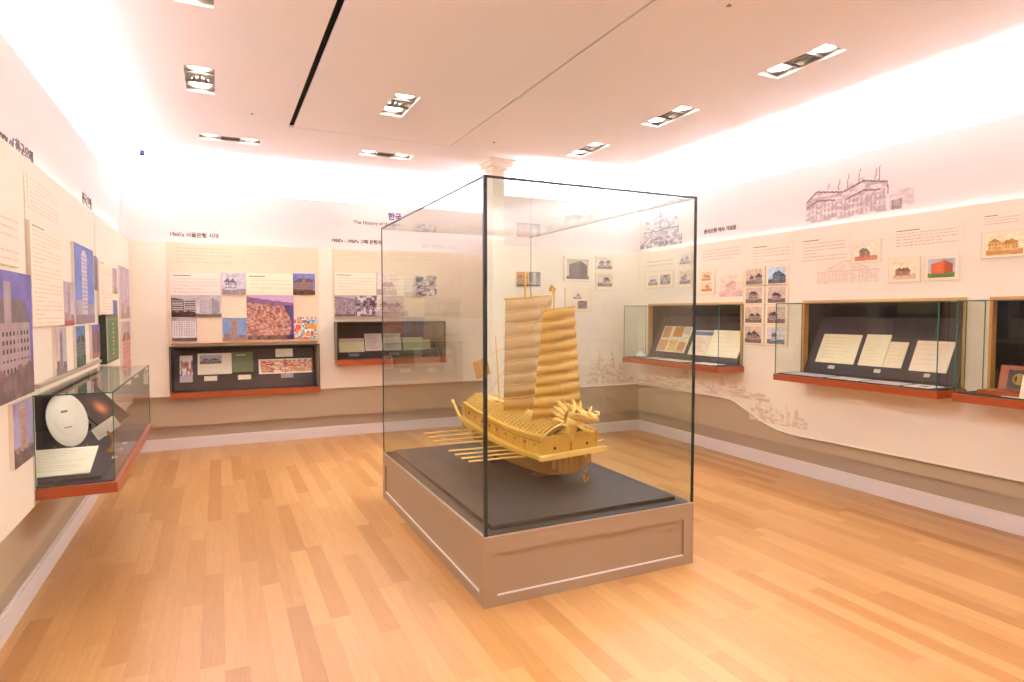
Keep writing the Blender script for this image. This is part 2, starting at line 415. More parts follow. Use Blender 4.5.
def i_block(sky, bld, win, gnd, seed=0, shape='slab', ny=44, nx=54, tree=None):
    rng = np.random.default_rng(seed); im = canvas(ny, nx, sky)
    g = np.linspace(0, 1, ny)[:, None, None]; im = im*(1.0-.12*g)
    n = noise2(ny, nx, 3, rng); im += (n[..., None]-.5)*.14
    put(im, 0, 1, 0, .16, gnd)
    if shape == 'slab':
        tri(im, [(.12, .14), (.12, .72), (.62, .92), (.62, .14)], bld); tri(im, [(.62, .14), (.62, .92), (.92, .7), (.92, .14)], [c*.78 for c in bld])
        for j in range(7):
            for k in range(8):
                x = .15+.058*k; yb = .2+j*.085*(1+.2*(k/8)); put(im, x, x+.03, yb, yb+.04, win)
    elif shape == 'tower':
        put(im, .36, .62, .12, .9, bld); put(im, .40, .58, .9, .95, bld); windows(im, .37, .61, .16, .88, 6, 14, win)
        put(im, .05, .34, .12, .3, [c*.85 for c in bld]); put(im, .64, .97, .12, .26, [c*.8 for c in bld])
    elif shape == 'hall':
        put(im, .06, .94, .14, .6, bld); tri(im, [(.02, .6), (.25, .78), (.8, .78), (.98, .6)], [c*.7 for c in bld])
        windows(im, .08, .92, .2, .56, max(9, nx//5), max(3, ny//11), win, .45); put(im, .44, .56, .6, .92, bld)
    elif shape == 'block':
        put(im, .04, .96, .14, .86, bld); windows(im, .06, .94, .2, .84, 9, 7, win, .5)
    elif shape == 'wing':
        tri(im, [(0, .12), (0, .9), (.5, .8), (.5, .12)], [c*.5 for c in bld]); tri(im, [(.5, .12), (.5, .72), (1, .9), (1, .12)], bld)
        for j in range(6):
            put(im, .53, .97, .2+j*.1, .24+j*.1, win); put(im, .04, .46, .22+j*.1, .26+j*.1, [min(255, c*1.1) for c in bld])
    if tree is not None:
        n = noise2(ny, nx, 9, rng); h = .15+.2*noise2(1, nx, 5, rng)[0]
        for k in range(nx):
            e = int(ny*h[k]); im[:e, k] = A(tree)*(.7+.6*n[:e, k, None])
    return np.clip(grain(im, rng, .05, 12), 0, 1)
def i_aerial(sky, hill, c1, c2, water, seed=1, ny=70, nx=84):
    rng = np.random.default_rng(seed); n = noise2(ny*2, nx//2, 9, rng, 4)[::2].repeat(2, 1)[:, :nx]; m = noise2(ny*3, nx//2, 26, rng, 2)[::3].repeat(2, 1)[:, :nx]
    if n.shape[1] < nx: n = np.pad(n, ((0, 0), (0, nx-n.shape[1])), 'edge'); m = np.pad(m, ((0, 0), (0, nx-m.shape[1])), 'edge')
    im = A(c1)*n[..., None]+A(c2)*(1-n[..., None]); k = (m > .62)
    im[k] = im[k]*.6+A((240, 215, 205))*.4; k = m < .36; im[k] *= .75
    yy, xx = np.mgrid[0:ny, 0:nx]; yy = yy/ny; xx = xx/nx
    h = .82-.14*xx+.05*n; im[yy > h] = A(hill)*(.85+.3*n[yy > h][:, None]); im[yy > h+.12] = A(sky)
    if water is not None:
        k = (xx > .84+.1*np.sin(yy*5)) & (yy < .78); im[k] = A(water)
    im[yy < .1] *= .7
    return np.clip(im, 0, 1)
def i_color(seed, pal, ny=40, nx=50, sc=6):
    rng = np.random.default_rng(seed); n = noise2(ny, nx, sc, rng, 2); idx = np.clip(((n-.25)/.5*len(pal)).astype(int), 0, len(pal)-1)
    im = np.array([A(p) for p in pal])[idx]; return np.clip(grain(im, rng, .06, 10), 0, 1)
def i_frame(inner, border=.12, bg=(244, 226, 198), bottom=None):
    ny, nx = inner.shape[:2]; by = max(2, int(ny*border)); bx = max(2, int(nx*border)); bb = by if bottom is None else int(ny*bottom)
    im = canvas(ny+by+bb, nx+2*bx, bg); im[bb:bb+ny, bx:bx+nx] = inner
    im[0, :] *= .86; im[-1, :] *= .92; im[:, 0] *= .88; im[:, -1] *= .88
    return im
def i_house(seed=0, roof=(120, 110, 106), wall_=(190, 176, 168), sky=(224, 216, 210), gnd=(150, 138, 130), ny=30, nx=40):
    rng = np.random.default_rng(seed); im = canvas(ny, nx, sky); put(im, 0, 1, 0, .28, gnd)
    for i in range(3):
        x = rng.uniform(.05, .6); ww = rng.uniform(.25, .4); h = rng.uniform(.4, .6)
        put(im, x, x+ww, .2, h, wall_); tri(im, [(x-.03, h), (x+ww/2, h+.2), (x+ww+.03, h)], roof); windows(im, x, x+ww, .26, h, 4, 2, roof, .5)
    return np.clip(grain(im, rng, .12, 8), 0, 1)
def i_doc(seed=0, bg=(244, 236, 214), fg=(200, 184, 160), ny=40, nx=50, lines=9, pic=None):
    rng = np.random.default_rng(seed); im = canvas(ny, nx, bg)
    for r in range(lines):
        y = int(ny*(.88-.8*r/lines)); e = int(nx*rng.uniform(.5, .9)); im[y, int(nx*.1):e] = A(fg)
    if pic is not None: put(im, .1, .6, .5, .85, pic)
    return grain(im, rng, .02, 4)
def hflip(im): return im[:, ::-1]

def board_mb(O, R, U, N, w_, h_, t, im):
    """a printed board: six-sided box whose front carries the printed picture"""
    O, R, U, N = Vector(O), Vector(R), Vector(U), Vector(N)
    ny, nx = im.shape[:2]
    F = O+N*t
    us = np.linspace(0, w_, nx+1); vs = np.linspace(0, h_, ny+1)
    vs_, fs = [], []
    for j in range(ny+1):
        for i in range(nx+1): vs_.append(tuple(F+R*us[i]+U*vs[j]))
    for j in range(ny):
        for i in range(nx):
            a = j*(nx+1)+i; fs.append((a, a+1, a+nx+2, a+nx+1))
    nf = len(fs); n = len(vs_)
    vs_ += [tuple(p) for p in (O, O+R*w_, O+R*w_+U*h_, O+U*h_)]
    c = (0, nx, (ny+1)*(nx+1)-1, ny*(nx+1))
    fs += [(n, n+3, n+2, n+1), (n, n+1, c[1], c[0]), (n+1, n+2, c[2], c[1]), (n+2, n+3, c[3], c[2]), (n+3, n, c[0], c[3])]
    return vs_, fs, nf
def board(name, O, R, U, N, w_, h_, t, im, parent=None, edge=None):
    im = np.clip(im, 0, 1)
    vs_, fs, nf = board_mb(O, R, U, N, w_, h_, t, im)
    me = bpy.data.meshes.new(name); me.from_pydata(vs_, [], fs)
    me.materials.append(M_print); me.materials.append(edge or M_edge)
    me.polygons.foreach_set('material_index', [0]*nf+[1]*(len(fs)-nf))
    at = me.color_attributes.new('print', 'FLOAT_COLOR', 'CORNER')
    lc = np.where(im <= .04045, im/12.92, ((im+.055)/1.055)**2.4).reshape(-1, 3)
    nl = len(me.loops); col = np.ones((nl, 4)); col[:nf*4, :3] = np.repeat(lc, 4, axis=0)
    at.data.foreach_set('color', col.ravel()); me.update()
    o = bpy.data.objects.new(name, me); C.objects.link(o)
    if parent:
        o.parent = parent; o.matrix_parent_inverse = Matrix.Translation(-Vector(parent.location))
    return o
PLANES = {'back': (1, SB-.014, (1, 0, 0), (0, -1, 0)), 'left': (0, SL, (0, 1, 0), (1, 0, 0)),
          'right': (0, SR, (0, -1, 0), (-1, 0, 0)), 'alcove': (1, SR2, (1, 0, 0), (0, -1, 0))}
# hang a board on a wall: measured corners (left, top, right, bottom) of the frame, laid onto the wall plane
def hang(side, name, x0, y0, x1, y1, im, label, cat, group=None, t=.012, lift=0, z=None):
    ax, val, R, N = PLANES[side]
    a = on(ax, val, x0, (y0+y1)/2); b = on(ax, val, x1, (y0+y1)/2)
    xm = (x0+x1)/2; zt = on(ax, val, xm, y0).z; zb = on(ax, val, xm, y1).z
    if z: zb, zt = z
    w_ = (b-a).length; O = Vector((a.x, a.y, zb))+Vector(N)*lift
    o = board(name, O, R, (0, 0, 1), N, w_, zt-zb, t, im)
    return tag(o, label, cat, group)

GB = 'prints on the back wall'; GLt = 'prints on the left wall'; GRt = 'framed prints on the right wall'; GX = 'text panels'
GREYS = dict(sky=(214, 206, 210), bld=(206, 196, 198), win=(120, 108, 112), gnd=(128, 116, 118))
# back wall, first group
hang('back', 'text_panel', 170.3, 273, 220.6, 295, i_text(5, True, (238, 218, 206), (200, 178, 168), 1), 'pale text panel at the upper left of the first back-wall photo block', 'text panel', GX)
hang('back', 'photograph', 221.8, 273, 245.6, 294.5, i_house(3, (120, 108, 116), (200, 190, 196), (200, 190, 202), (150, 136, 142)), 'small grey photo of a low white building, between two text panels on back wall', 'photograph', GB, t=.018)
hang('back', 'text_panel', 246.3, 273.5, 292.6, 295, i_text(4, True, (246, 230, 202), (214, 194, 170), 2), 'cream text panel directly above the large purple-brown aerial photo', 'text panel', GX)
hang('back', 'photograph', 292.8, 273.6, 314.8, 295, i_block((120, 130, 205), (150, 120, 120), (90, 70, 60), (96, 70, 60), 5, 'hall', tree=(92, 66, 50)), 'small photo of trees under a blue sky, top right of first back-wall block', 'photograph', GB, t=.018)
hang('back', 'photograph', 171.3, 295.3, 196.2, 317, i_block((214, 204, 206), (180, 166, 166), (80, 64, 60), (70, 54, 52), 7, 'wing', tree=(76, 56, 54)), 'dark grey photo of a gridded office block behind trees, first back-wall block', 'photograph', GB, t=.018)
hang('back', 'photograph', 196.4, 295.3, 221.4, 317, i_block((216, 204, 210), (196, 184, 190), (140, 126, 134), (110, 96, 100), 8, 'slab'), 'grey photo of a long slab building in perspective, beside the gridded block photo', 'photograph', GB, t=.018)
hang('back', 'photograph', 171.8, 317.8, 197, 341, i_block((196, 184, 190), (214, 204, 206), (150, 136, 140), (110, 96, 100), 9, 'block'), 'grey photo of a broad pale facade, bottom left of the first back-wall block', 'photograph', GB, t=.018)
hang('back', 'photograph', 222.4, 317.8, 246.6, 340.5, i_block((140, 160, 205), (176, 140, 128), (130, 100, 96), (150, 124, 120), 10, 'tower'), 'small photo of a brown tower against a pale blue sky', 'photograph', GB, t=.018)
hang('back', 'photograph', 246.7, 295.7, 293.6, 339.5, i_aerial((196, 160, 196), (134, 98, 128), (205, 146, 118), (150, 96, 92), (90, 74, 122)), 'largest photo on back wall, purple-brown aerial view of a town on a coast', 'photograph', GB, t=.018)
hang('back', 'photograph', 294, 317, 316.4, 338.3, i_color(12, [(230, 90, 50), (246, 220, 205), (60, 170, 205), (240, 236, 220), (40, 110, 160), (245, 150, 60)], sc=5), 'colourful orange and turquoise poster print at bottom right of first back-wall block', 'photograph', GB, t=.018)
# second group
hang('back', 'text_panel', 334.4, 273, 375.7, 295, i_text(6, True, (246, 226, 204), (206, 184, 166), 4), 'pale text panel at the upper left of the second back-wall photo block', 'text panel', GX)
hang('back', 'photograph', 334.4, 295.6, 355, 316.3, i_aerial((190, 172, 186), (140, 120, 132), (170, 150, 156), (130, 110, 120), None, 14, 40, 40), 'grey landscape photo of bare hills, left of pair above the raised back-wall case', 'photograph', GB, t=.018)
hang('back', 'photograph', 355.4, 295.6, 376.3, 316.3, i_color(15, [(70, 54, 62), (150, 130, 138), (110, 92, 100), (214, 200, 202)], sc=7), 'grey photo of crowd and vehicles, right of pair above the raised back-wall case', 'photograph', GB, t=.018)
hang('back', 'photograph', 376.5, 273, 396, 295, i_house(16, (150, 130, 130), (206, 188, 184), (226, 206, 200), (180, 160, 158)), 'faint pinkish photo seen just inside the left edge of the big glass case', 'photograph', GB, t=.018)
hang('back', 'text_panel', 397, 276, 413, 296, i_text(5, False, (238, 226, 208), (210, 186, 160), 5), 'small beige text panel behind the big case, beside a dark grey photo', 'text panel', GX)
hang('back', 'photograph', 415.5, 275.5, 436, 296, i_color(18, [(70, 62, 64), (190, 180, 176), (120, 108, 110), (220, 210, 204)], sc=7), 'dark grey crowd photo seen through the glass case, highest on the back wall there', 'photograph', GB, t=.018)
hang('back', 'photograph', 376.5, 296, 408, 316, i_house(19, (160, 140, 134), (200, 184, 172), (220, 202, 186), (180, 160, 150)), 'faint grey street photo above the papers of the raised back-wall case', 'photograph', GB, t=.018)
# header texts
hang('back', 'text_panel', 172, 246, 236, 265, i_text(5, False, (228, 208, 180), (205, 180, 156), 6), 'left column of small print above the first back-wall photo block', 'text panel', GX, t=.003)
hang('back', 'text_panel', 239, 248, 296, 264, i_text(4, False, (228, 208, 180), (218, 194, 168), 7), 'right fainter column of small print above the first back-wall photo block', 'text panel', GX, t=.003)
hang('back', 'text_panel', 335, 251, 381, 263, i_text(4, False, (228, 208, 180), (208, 184, 160), 8), 'small print above second back-wall photo block', 'text panel', GX, t=.003)
hang('back', 'text_panel', 386, 251, 452, 264, i_text(4, False, (228, 208, 180), (208, 184, 160), 9), 'small print on back wall seen through the big glass case', 'text panel', GX, t=.003)
# left wall
LT = .018
def lw(name, x0, x1, z0, z1, im, label, cat, group=GLt, t=LT):
    a = on(0, SL, x0, 300).y; b = on(0, SL, x1, 300).y
    return tag(board(name, (SL, a, z0), (0, 1, 0), (0, 0, 1), (1, 0, 0), b-a, z1-z0, t, im), label, cat, group)
lw('photograph', -30, 27, 1.157, 1.735, i_block((126, 116, 190), (170, 150, 152), (70, 52, 56), (112, 90, 88), 21, 'hall', 60, 60, tree=(120, 96, 92)), 'largest photo on left wall, old hall under a violet sky, cut by the frame', 'photograph')
lw('text_panel', -20, 17, 1.76, 2.03, i_text(6, True, (246, 224, 206), (206, 182, 168), 22), 'white text panel above the violet-sky photo at the left edge', 'text panel')
lw('photograph', 3.5, 24, .845, 1.14, i_block((176, 164, 200), (186, 150, 130), (130, 100, 92), (110, 88, 84), 23, 'tower', tree=(100, 78, 76)), 'small photo of a slim tower, below the violet-sky photo at the left edge', 'photograph')
lw('text_panel', 28, 60, 1.477, 2.01, i_text(22, True, (248, 228, 206), (206, 184, 166), 24), 'tall cream text panel of many lines above the left display case', 'text panel')
lw('photograph', 60.5, 70.4, 1.47, 1.74, i_block((206, 186, 200), (180, 150, 150), (120, 96, 100), (160, 80, 86), 25, 'tower'), 'narrow pinkish tower photo between the tall text panel and blue-sky tower photo', 'photograph')
lw('photograph', 72, 91.5, 1.475, 2.01, i_block((120, 140, 210), (206, 190, 200), (150, 140, 170), (150, 130, 140), 26, 'tower', 70, 40), 'tall photo of a pale tower against strong blue sky on left wall', 'photograph')
lw('photograph', 50.5, 61.5, 1.19, 1.46, i_block((214, 196, 200), (150, 132, 136), (100, 84, 90), (140, 120, 118), 27, 'tower'), 'grey tower photo directly below the tall text panel on left wall', 'photograph')
lw('photograph', 71.5, 81, 1.19, 1.46, i_block((104, 140, 200), (120, 120, 110), (70, 74, 70), (96, 110, 80), 28, 'hall', tree=(80, 96, 70)), 'small photo of blue sky and green field, below the tall blue-sky tower photo', 'photograph')
lw('photograph', 88, 96, 1.21, 1.46, i_block((130, 120, 196), (150, 110, 96), (100, 70, 60), (170, 110, 90), 29, 'slab'), 'small violet and brown building photo left of the green plaque', 'photograph')
lw('photograph', 92, 95.5, 1.72, 1.98, i_block((150, 140, 170), (130, 116, 120), (90, 80, 84), (110, 96, 96), 30, 'slab'), 'narrow dark photo touching the right side of the tall blue-sky photo', 'photograph')
lw('text_panel', 97, 110, 1.53, 1.97, i_text(16, True, (246, 226, 204), (206, 184, 166), 31), 'narrow text panel above the green plaque', 'text panel')
lw('photograph', 110.3, 115, 1.44, 1.66, i_block((110, 130, 190), (120, 84, 70), (80, 60, 50), (150, 90, 76), 32, 'tower'), 'narrow dark blue and brown photo right of the narrow text panel', 'photograph')
lw('photograph', 112, 115.4, 1.72, 1.95, i_block((190, 176, 190), (180, 160, 160), (140, 120, 124), (150, 130, 130), 33, 'tower'), 'narrow grey photo above the dark blue and brown one on left wall', 'photograph')
lw('photograph', 118.4, 127.6, 1.49, 2.0, i_block((196, 180, 200), (206, 180, 178), (160, 136, 140), (170, 140, 136), 34, 'tower'), 'tall pale lilac tower photo nearest the back corner of left wall', 'photograph')
lw('photograph', 118.4, 127.4, 1.0, 1.46, i_block((214, 190, 196), (206, 150, 140), (180, 120, 116), (200, 140, 130), 35, 'hall'), 'pinkish photo below the lilac tower photo in the back corner', 'photograph')
# top texts of left panels
lw('text_panel', 31, 62, 2.08, 2.25, i_text(7, False, (238, 226, 208), (212, 188, 166), 36), 'faint small print at the top of the middle left-wall panel', 'text panel', GX, t=.003)
# green plaque
g = empty('plaque', (SL+.02, 6.1, 1.15)); tag(g, 'dark green framed plaque with gold lettering strokes, above the left display case', 'plaque')
MB().box(SL, SL+.05, 5.80, 6.46, 1.14, 1.535).build('frame', mat('dark_green_frame', rgb(52, 60, 44), .4), g, bevel=.004)
im = canvas(60, 40, (92, 118, 88)); rng = np.random.default_rng(5)
for r in range(8):
    for k in range(10):
        x = .42+rng.uniform(0, .16); y = .1+r*.1+rng.uniform(0, .05); put(im, x, x+.05, y, y+.02, (205, 178, 96))
put(im, .06, .94, .03, .05, (170, 150, 90)); put(im, .06, .94, .95, .97, (170, 150, 90)); put(im, .05, .07, .03, .97, (170, 150, 90)); put(im, .93, .95, .03, .97, (170, 150, 90))
board('face', (SL+.05, 5.83, 1.16), (0, 1, 0), (0, 0, 1), (1, 0, 0), .60, .35, .004, im, g)
# alcove wall (nearer part of back wall)
def fr(im, **k): return i_frame(im, **k)
bw = lambda s: i_house(s, (96, 84, 82), (186, 170, 160), (214, 198, 184), (136, 120, 112))
hang('alcove', 'photograph', 516.8, 272, 528, 286.3, i_block((230, 160, 90), (190, 150, 110), (110, 90, 80), (90, 76, 74), 41, 'hall'), 'small orange-sky photo behind the top of the ship masts, left of a pair', 'photograph', GB)
hang('alcove', 'photograph', 528.6, 272, 540, 286.3, i_block((150, 140, 140), (206, 196, 190), (90, 80, 80), (80, 70, 70), 42, 'tower'), 'small dark grey photo beside the orange-sky photo, behind the ship masts', 'photograph', GB)
hang('alcove', 'framed_print', 563.5, 256.8, 590.8, 281.5, fr(i_block((222, 208, 190), (130, 118, 112), (84, 76, 74), (110, 100, 96), 43, 'slab')), 'largest framed print above the ship, showing a stepped dark building', 'framed print', GRt)
hang('alcove', 'framed_print', 595.5, 256.3, 613, 270.2, fr(bw(44)), 'small framed grey print, upper one right of the stepped-building print', 'framed print', GRt)
hang('alcove', 'framed_print', 595.5, 272.5, 613, 290.5, fr(bw(45), bottom=.3), 'small framed grey print, lower one right of the stepped-building print', 'framed print', GRt)
two = canvas(44, 50, (240, 222, 196)); two[24:40, 14:32] = i_house(46, ny=16, nx=18); two[4:20, 24:44] = i_color(47, [(80, 70, 70), (170, 150, 140), (120, 104, 100)], 16, 20)
hang('alcove', 'framed_print', 564.5, 288.3, 590.8, 311.5, fr(two, border=.06), 'framed pair of small grey pictures, beneath the stepped-building print', 'framed print', GRt)
hang('alcove', 'text_panel', 516, 289, 545, 297, i_text(3, False, (238, 226, 208), (214, 190, 164), 48), 'caption print right below the pair of photos behind the ship masts', 'text panel', GX, t=.003)
# right wall
tw = canvas(30, 60, (246, 228, 200)); tw[4:24, 5:27] = i_house(51, ny=20, nx=22); tw[4:24, 33:55] = i_color(52, [(110, 98, 94), (206, 190, 178), (150, 134, 128)], 20, 22)
hang('right', 'framed_print', 645.9, 271, 674.3, 288, i_frame(tw, .04), 'wide framed print holding two grey pictures, above the farthest right-wall case', 'framed print', GRt)
hang('right', 'framed_print', 679.3, 253.6, 692.4, 265, fr(i_house(53)), 'small pale framed print just left of the case front edge, upper of two', 'framed print', GRt)
hang('right', 'framed_print', 679.3, 269.5, 692.4, 288, fr(bw(54), bottom=.3), 'small grey framed print just left of the case front edge, lower of two', 'framed print', GRt)
sp = canvas(60, 30, (246, 226, 196)); sp[32:54, 3:24] = i_house(55, (150, 96, 70), (214, 176, 140), (236, 200, 160), (196, 140, 100), 22, 21); sp[6:28, 3:26] = i_house(56, (196, 110, 80), (206, 160, 130), (236, 200, 160), (190, 120, 90), 22, 23)
hang('right', 'framed_print', 700, 268.5, 715.5, 294.5, i_frame(sp, .03), 'tall framed print with two sepia pictures, just right of the case edge', 'framed print', GRt)
hang('right', 'wall_drawing', 719.8, 274.6, 742.5, 296.5, i_house(57, (206, 160, 150), (226, 190, 174), (243, 214, 190), (220, 180, 164)), 'faint pink sketch of a building between the sepia and grey framed prints', 'drawing', None, t=.003)
names = ['top left', 'top right', 'second-row left', 'second-row right', 'third-row left', 'third-row right', 'bottom left', 'bottom right']
descr = ['dark grey street picture', 'bluish mountain picture', 'dark rooftop picture', 'grey building picture', 'brown house picture', 'sepia building picture', 'striped dark facade picture', 'bluish riverside picture']
zz = [(1.845, 1.985), (1.655, 1.795), (1.455, 1.60), (1.25, 1.40)]
k = 0
for r in range(4):
    for c_, (xa, xb) in enumerate(((749.2, 769), (771.6, 793))):
        pal = {1: dict(roof=(60, 76, 96), wall_=(110, 120, 130), sky=(196, 214, 226), gnd=(90, 90, 96)), 7: dict(roof=(120, 116, 130), wall_=(200, 190, 190), sky=(214, 210, 216), gnd=(120, 120, 134))}.get(k, dict(roof=(84, 64, 60), wall_=(170, 146, 134), sky=(214, 190, 170), gnd=(130, 104, 94)))
        hang('right', 'framed_print', xa, 0, xb, 10, fr(i_house(60+k, **pal), border=.16), 'framed %s, %s in the grid of eight' % (descr[k], names[k]), 'framed print', 'grid of eight framed prints', z=(zz[r][0]-.03, zz[r][1]+.03)); k += 1
hang('right', 'framed_print', 852.6, 240.6, 881.7, 262.8, fr(i_house(71, (70, 130, 110), (190, 110, 84), (246, 226, 200), (200, 130, 100)), border=.16), 'framed small picture with green roof and red houses, left of long text', 'framed print', GRt)
hang('right', 'framed_print', 889.5, 257.5, 921, 282.5, fr(i_house(72, (130, 84, 66), (176, 126, 100), (244, 222, 190), (220, 186, 150)), border=.18), 'framed sepia picture of a brown house, left of the green landscape print', 'framed print', GRt)
hang('right', 'framed_print', 925, 255.6, 960, 280.5, fr(i_block((206, 206, 220), (220, 110, 60), (190, 90, 50), (110, 140, 70), 73, 'slab', tree=(96, 130, 66)), border=.16), 'framed colourful print of red roofs in a green landscape', 'framed print', GRt)
hang('right', 'framed_print', 982, 230.5, 1030, 257.5, fr(i_house(74, (180, 130, 70), (220, 176, 110), (248, 228, 190), (200, 150, 90)), border=.16), 'framed ochre building print at the right edge of the view', 'framed print', GRt)
for i, (a, b_, c_, d, rows, head, lab) in enumerate([
        (701, 246.5, 744, 261, 4, False, 'small print just right of the big case on right wall'),
        (751, 243, 793, 264, 5, True, 'small print above the grid of eight framed prints'),
        (800.5, 236.5, 849, 262, 6, True, 'block of small print left of the green-roof framed picture'),
        (893, 225.5, 963, 246, 5, True, 'wide block of small print above the red-roof landscape print'),
        (982.5, 212.5, 1022, 225, 3, True, 'short heading and line above the ochre building print'),
        (645, 258, 674, 268, 2, False, 'two short lines of print above the pair in wide frame'),]):
    hang('right', 'text_panel', a, b_, c_, d, i_text(rows, head, (238, 226, 208), (196, 166, 144), 80+i), lab, 'text panel', GX, t=.003)
# large faint drawings printed as film on the wall: only inked cells are kept
def film(name, side, x0, x1, z0, z1, mask_im, val, label, parent=None):
    """a film print: inked cells lie 2 mm proud of the wall"""
    im, mk = mask_im; ny, nx = mk.shape; R = Vector(PLANES[side][2]); N = Vector(PLANES[side][3]); ax = PLANES[side][0]
    a = on(ax, val, x0, 250); b = on(ax, val, x1, 250); W = (b-a).length; O = Vector((a.x, a.y, z0))+N*.002
    vs_, fs, cols = [], [], []; H = z1-z0
    for j in range(ny):
        for i in range(nx):
            if not mk[j, i]: continue
            n = len(vs_)
            for (p, q) in ((i, j), (i+1, j), (i+1, j+1), (i, j+1)): vs_.append(tuple(O+R*(W*p/nx)+Vector((0, 0, H*q/ny))))
            fs.append((n, n+1, n+2, n+3)); cols += [im[j, i]]*4
    me = bpy.data.meshes.new(name); me.from_pydata(vs_, [], fs); me.materials.append(M_print)
    at = me.color_attributes.new('print', 'FLOAT_COLOR', 'CORNER'); cols = np.array(cols); cols = ((np.clip(cols, 0, 1)+.055)/1.055)**2.4
    c4 = np.ones((len(cols), 4)); c4[:, :3] = cols; at.data.foreach_set('color', c4.ravel()); me.update()
    o = bpy.data.objects.new(name, me); C.objects.link(o); return tag(o, label, 'drawing')
def ink_sketch(kind, seed, base, ink, ny=60, nx=110):
    rng = np.random.default_rng(seed); im = canvas(ny, nx, base); mk = np.zeros((ny, nx), bool); n = noise2(ny, nx, 20, rng, 3); m2 = noise2(ny, nx, 6, rng, 2)
    def fill(pts, a):
        t_ = canvas(ny, nx, (0, 0, 0)); tri(t_, pts, (255, 255, 255)); k = t_[..., 0] > .5; kk = k & (n > .30)
        mk[kk] = True; f = (a*np.clip(2.6*(n[kk]-.30), 0, 1))[:, None]; im[kk] = A(base)*(1-f)+A(ink)*f
    def line(x0, y0, x1, y1, wd=1, a=.9):
        L = int(max(abs(x1-x0)*nx, abs(y1-y0)*ny))+1
        for t_ in np.linspace(0, 1, L*2):
            x = int((x0+(x1-x0)*t_)*nx); y = int((y0+(y1-y0)*t_)*ny)
            for q in range(wd):
                if 0 <= x < nx and 0 <= y+q < ny: mk[y+q, x] = True; im[y+q, x] = A(base)*(1-a)+A(ink)*a
    if kind == 'mansion':
        fill([(.03, .08), (.03, .5), (.13, .66), (.38, .6), (.42, .55), (.56, .68), (.74, .66), (.76, .1)], .42)
        fill([(.12, .66), (.16, .76), (.34, .72), (.36, .6)], .3); fill([(.4, .56), (.46, .78), (.56, .8), (.6, .66)], .3)
        fill([(.78, .12), (.78, .42), (.9, .46), (.97, .42), (.97, .16)], .25)
        for a_, b_ in (((.03, .5), (.13, .68)), ((.13, .68), (.38, .58)), ((.38, .58), (.56, .72)), ((.56, .72), (.76, .62)), ((.76, .62), (.77, .4)), ((.03, .38), (.14, .5)), ((.14, .5), (.3, .46)), ((.4, .42), (.56, .54)), ((.56, .54), (.7, .5))): line(*a_, *b_, 2, .8)
        for x, y0, y1 in ((.24, .7, .8), (.34, .66, .84), (.42, .62, .9), (.52, .72, .96), (.66, .7, .9), (.69, .66, .94)): line(x, y0, x+.01, y1, 1, .6)
        for i in range(18):
            for j in range(3): 
                x = .06+i*.038; y = .14+j*.11; line(x, y, x, y+.06, 1, .55)
        fill([(.8, .1), (.8, .28), (.88, .3), (.88, .1)], .8)
    elif kind == 'dome':
        fill([(.02, .02), (.02, .26), (.98, .3), (.98, .02)], .85); fill([(.12, .26), (.12, .62), (.9, .66), (.9, .28)], .45)
        t = [(.5+.2*math.cos(a), .62+.26*math.sin(a)) for a in np.linspace(0, PI, 12)]; fill(t, .5)
        t = [(.2+.09*math.cos(a), .58+.2*math.sin(a)) for a in np.linspace(0, PI, 10)]; fill(t, .5); t = [(.82+.09*math.cos(a), .6+.2*math.sin(a)) for a in np.linspace(0, PI, 10)]; fill(t, .5)
        line(.5, .86, .5, .98, 1); line(.12, .45, .9, .5, 1, .7)
    else:
        fill([(.02, .05), (.02, .5), (.2, .62), (.5, .95), (.8, .62), (.98, .5), (.98, .05)], .35)
        for i in range(16):
            x = .05+i*.058; line(x, .1, x, .4, 1, .4)
        line(.02, .5, .98, .5, 1, .5); line(.2, .62, .5, .95, 1, .5); line(.5, .95, .8, .62, 1, .5)
    return im, mk
XU = XR-.02
film('wall_drawing', 'right', 803, 916, 2.345, 2.80, ink_sketch('mansion', 1, (226, 210, 204), (112, 88, 98)), XU, 'large grey pencil-like drawing of a mansion on the upper right wall')
film('wall_drawing', 'right', 639, 683, 2.36, 2.82, ink_sketch('dome', 2, (226, 210, 204), (84, 80, 86), 40, 44), XU, 'grey drawing of a domed building on upper right wall, seen through the case')
film('wall_drawing', 'right', 816.7, 881, 1.80, 2.02, ink_sketch('hall', 3, (238, 226, 208), (206, 160, 136), 30, 60), SR, 'faint brown drawing of a gabled hall above the large right-wall case')
def mural(seed, ny=40, nx=150):
    rng = np.random.default_rng(seed); im = canvas(ny, nx, (238, 226, 208)); mk = np.zeros((ny, nx), bool); n = noise2(ny, nx, 22, rng, 3); hgt = noise2(1, nx, 26, rng, 3)[0]
    for k in range(nx):
        e = k/nx; top = int(ny*(.25+.9*max(0, hgt[k]-.25))*(.4+.6*math.sin(PI*min(1, e*1.1))))
        for j in range(min(ny, top)):
            if n[j, k] > .36: mk[j, k] = True; f = min(.32, 1.1*(n[j, k]-.36)); im[j, k] = A((238, 226, 208))*(1-f)+A((170, 120, 84))*f
    return im, mk
film('wall_drawing', 'right', 640, 772, .655, 1.0, mural(9, 44, 120), SR, 'faint brown printed cityscape low on the right wall, below the farthest case')
film('wall_drawing', 'right', 752, 812, .45, .86, mural(10, 34, 60), SR, 'faint brown printed houses low on right wall, below left end of large case')
film('wall_drawing', 'alcove', 586, 634, .66, 1.25, mural(11, 30, 60), SR2, 'faint brown printed roofline on the wall right behind the ship sails')

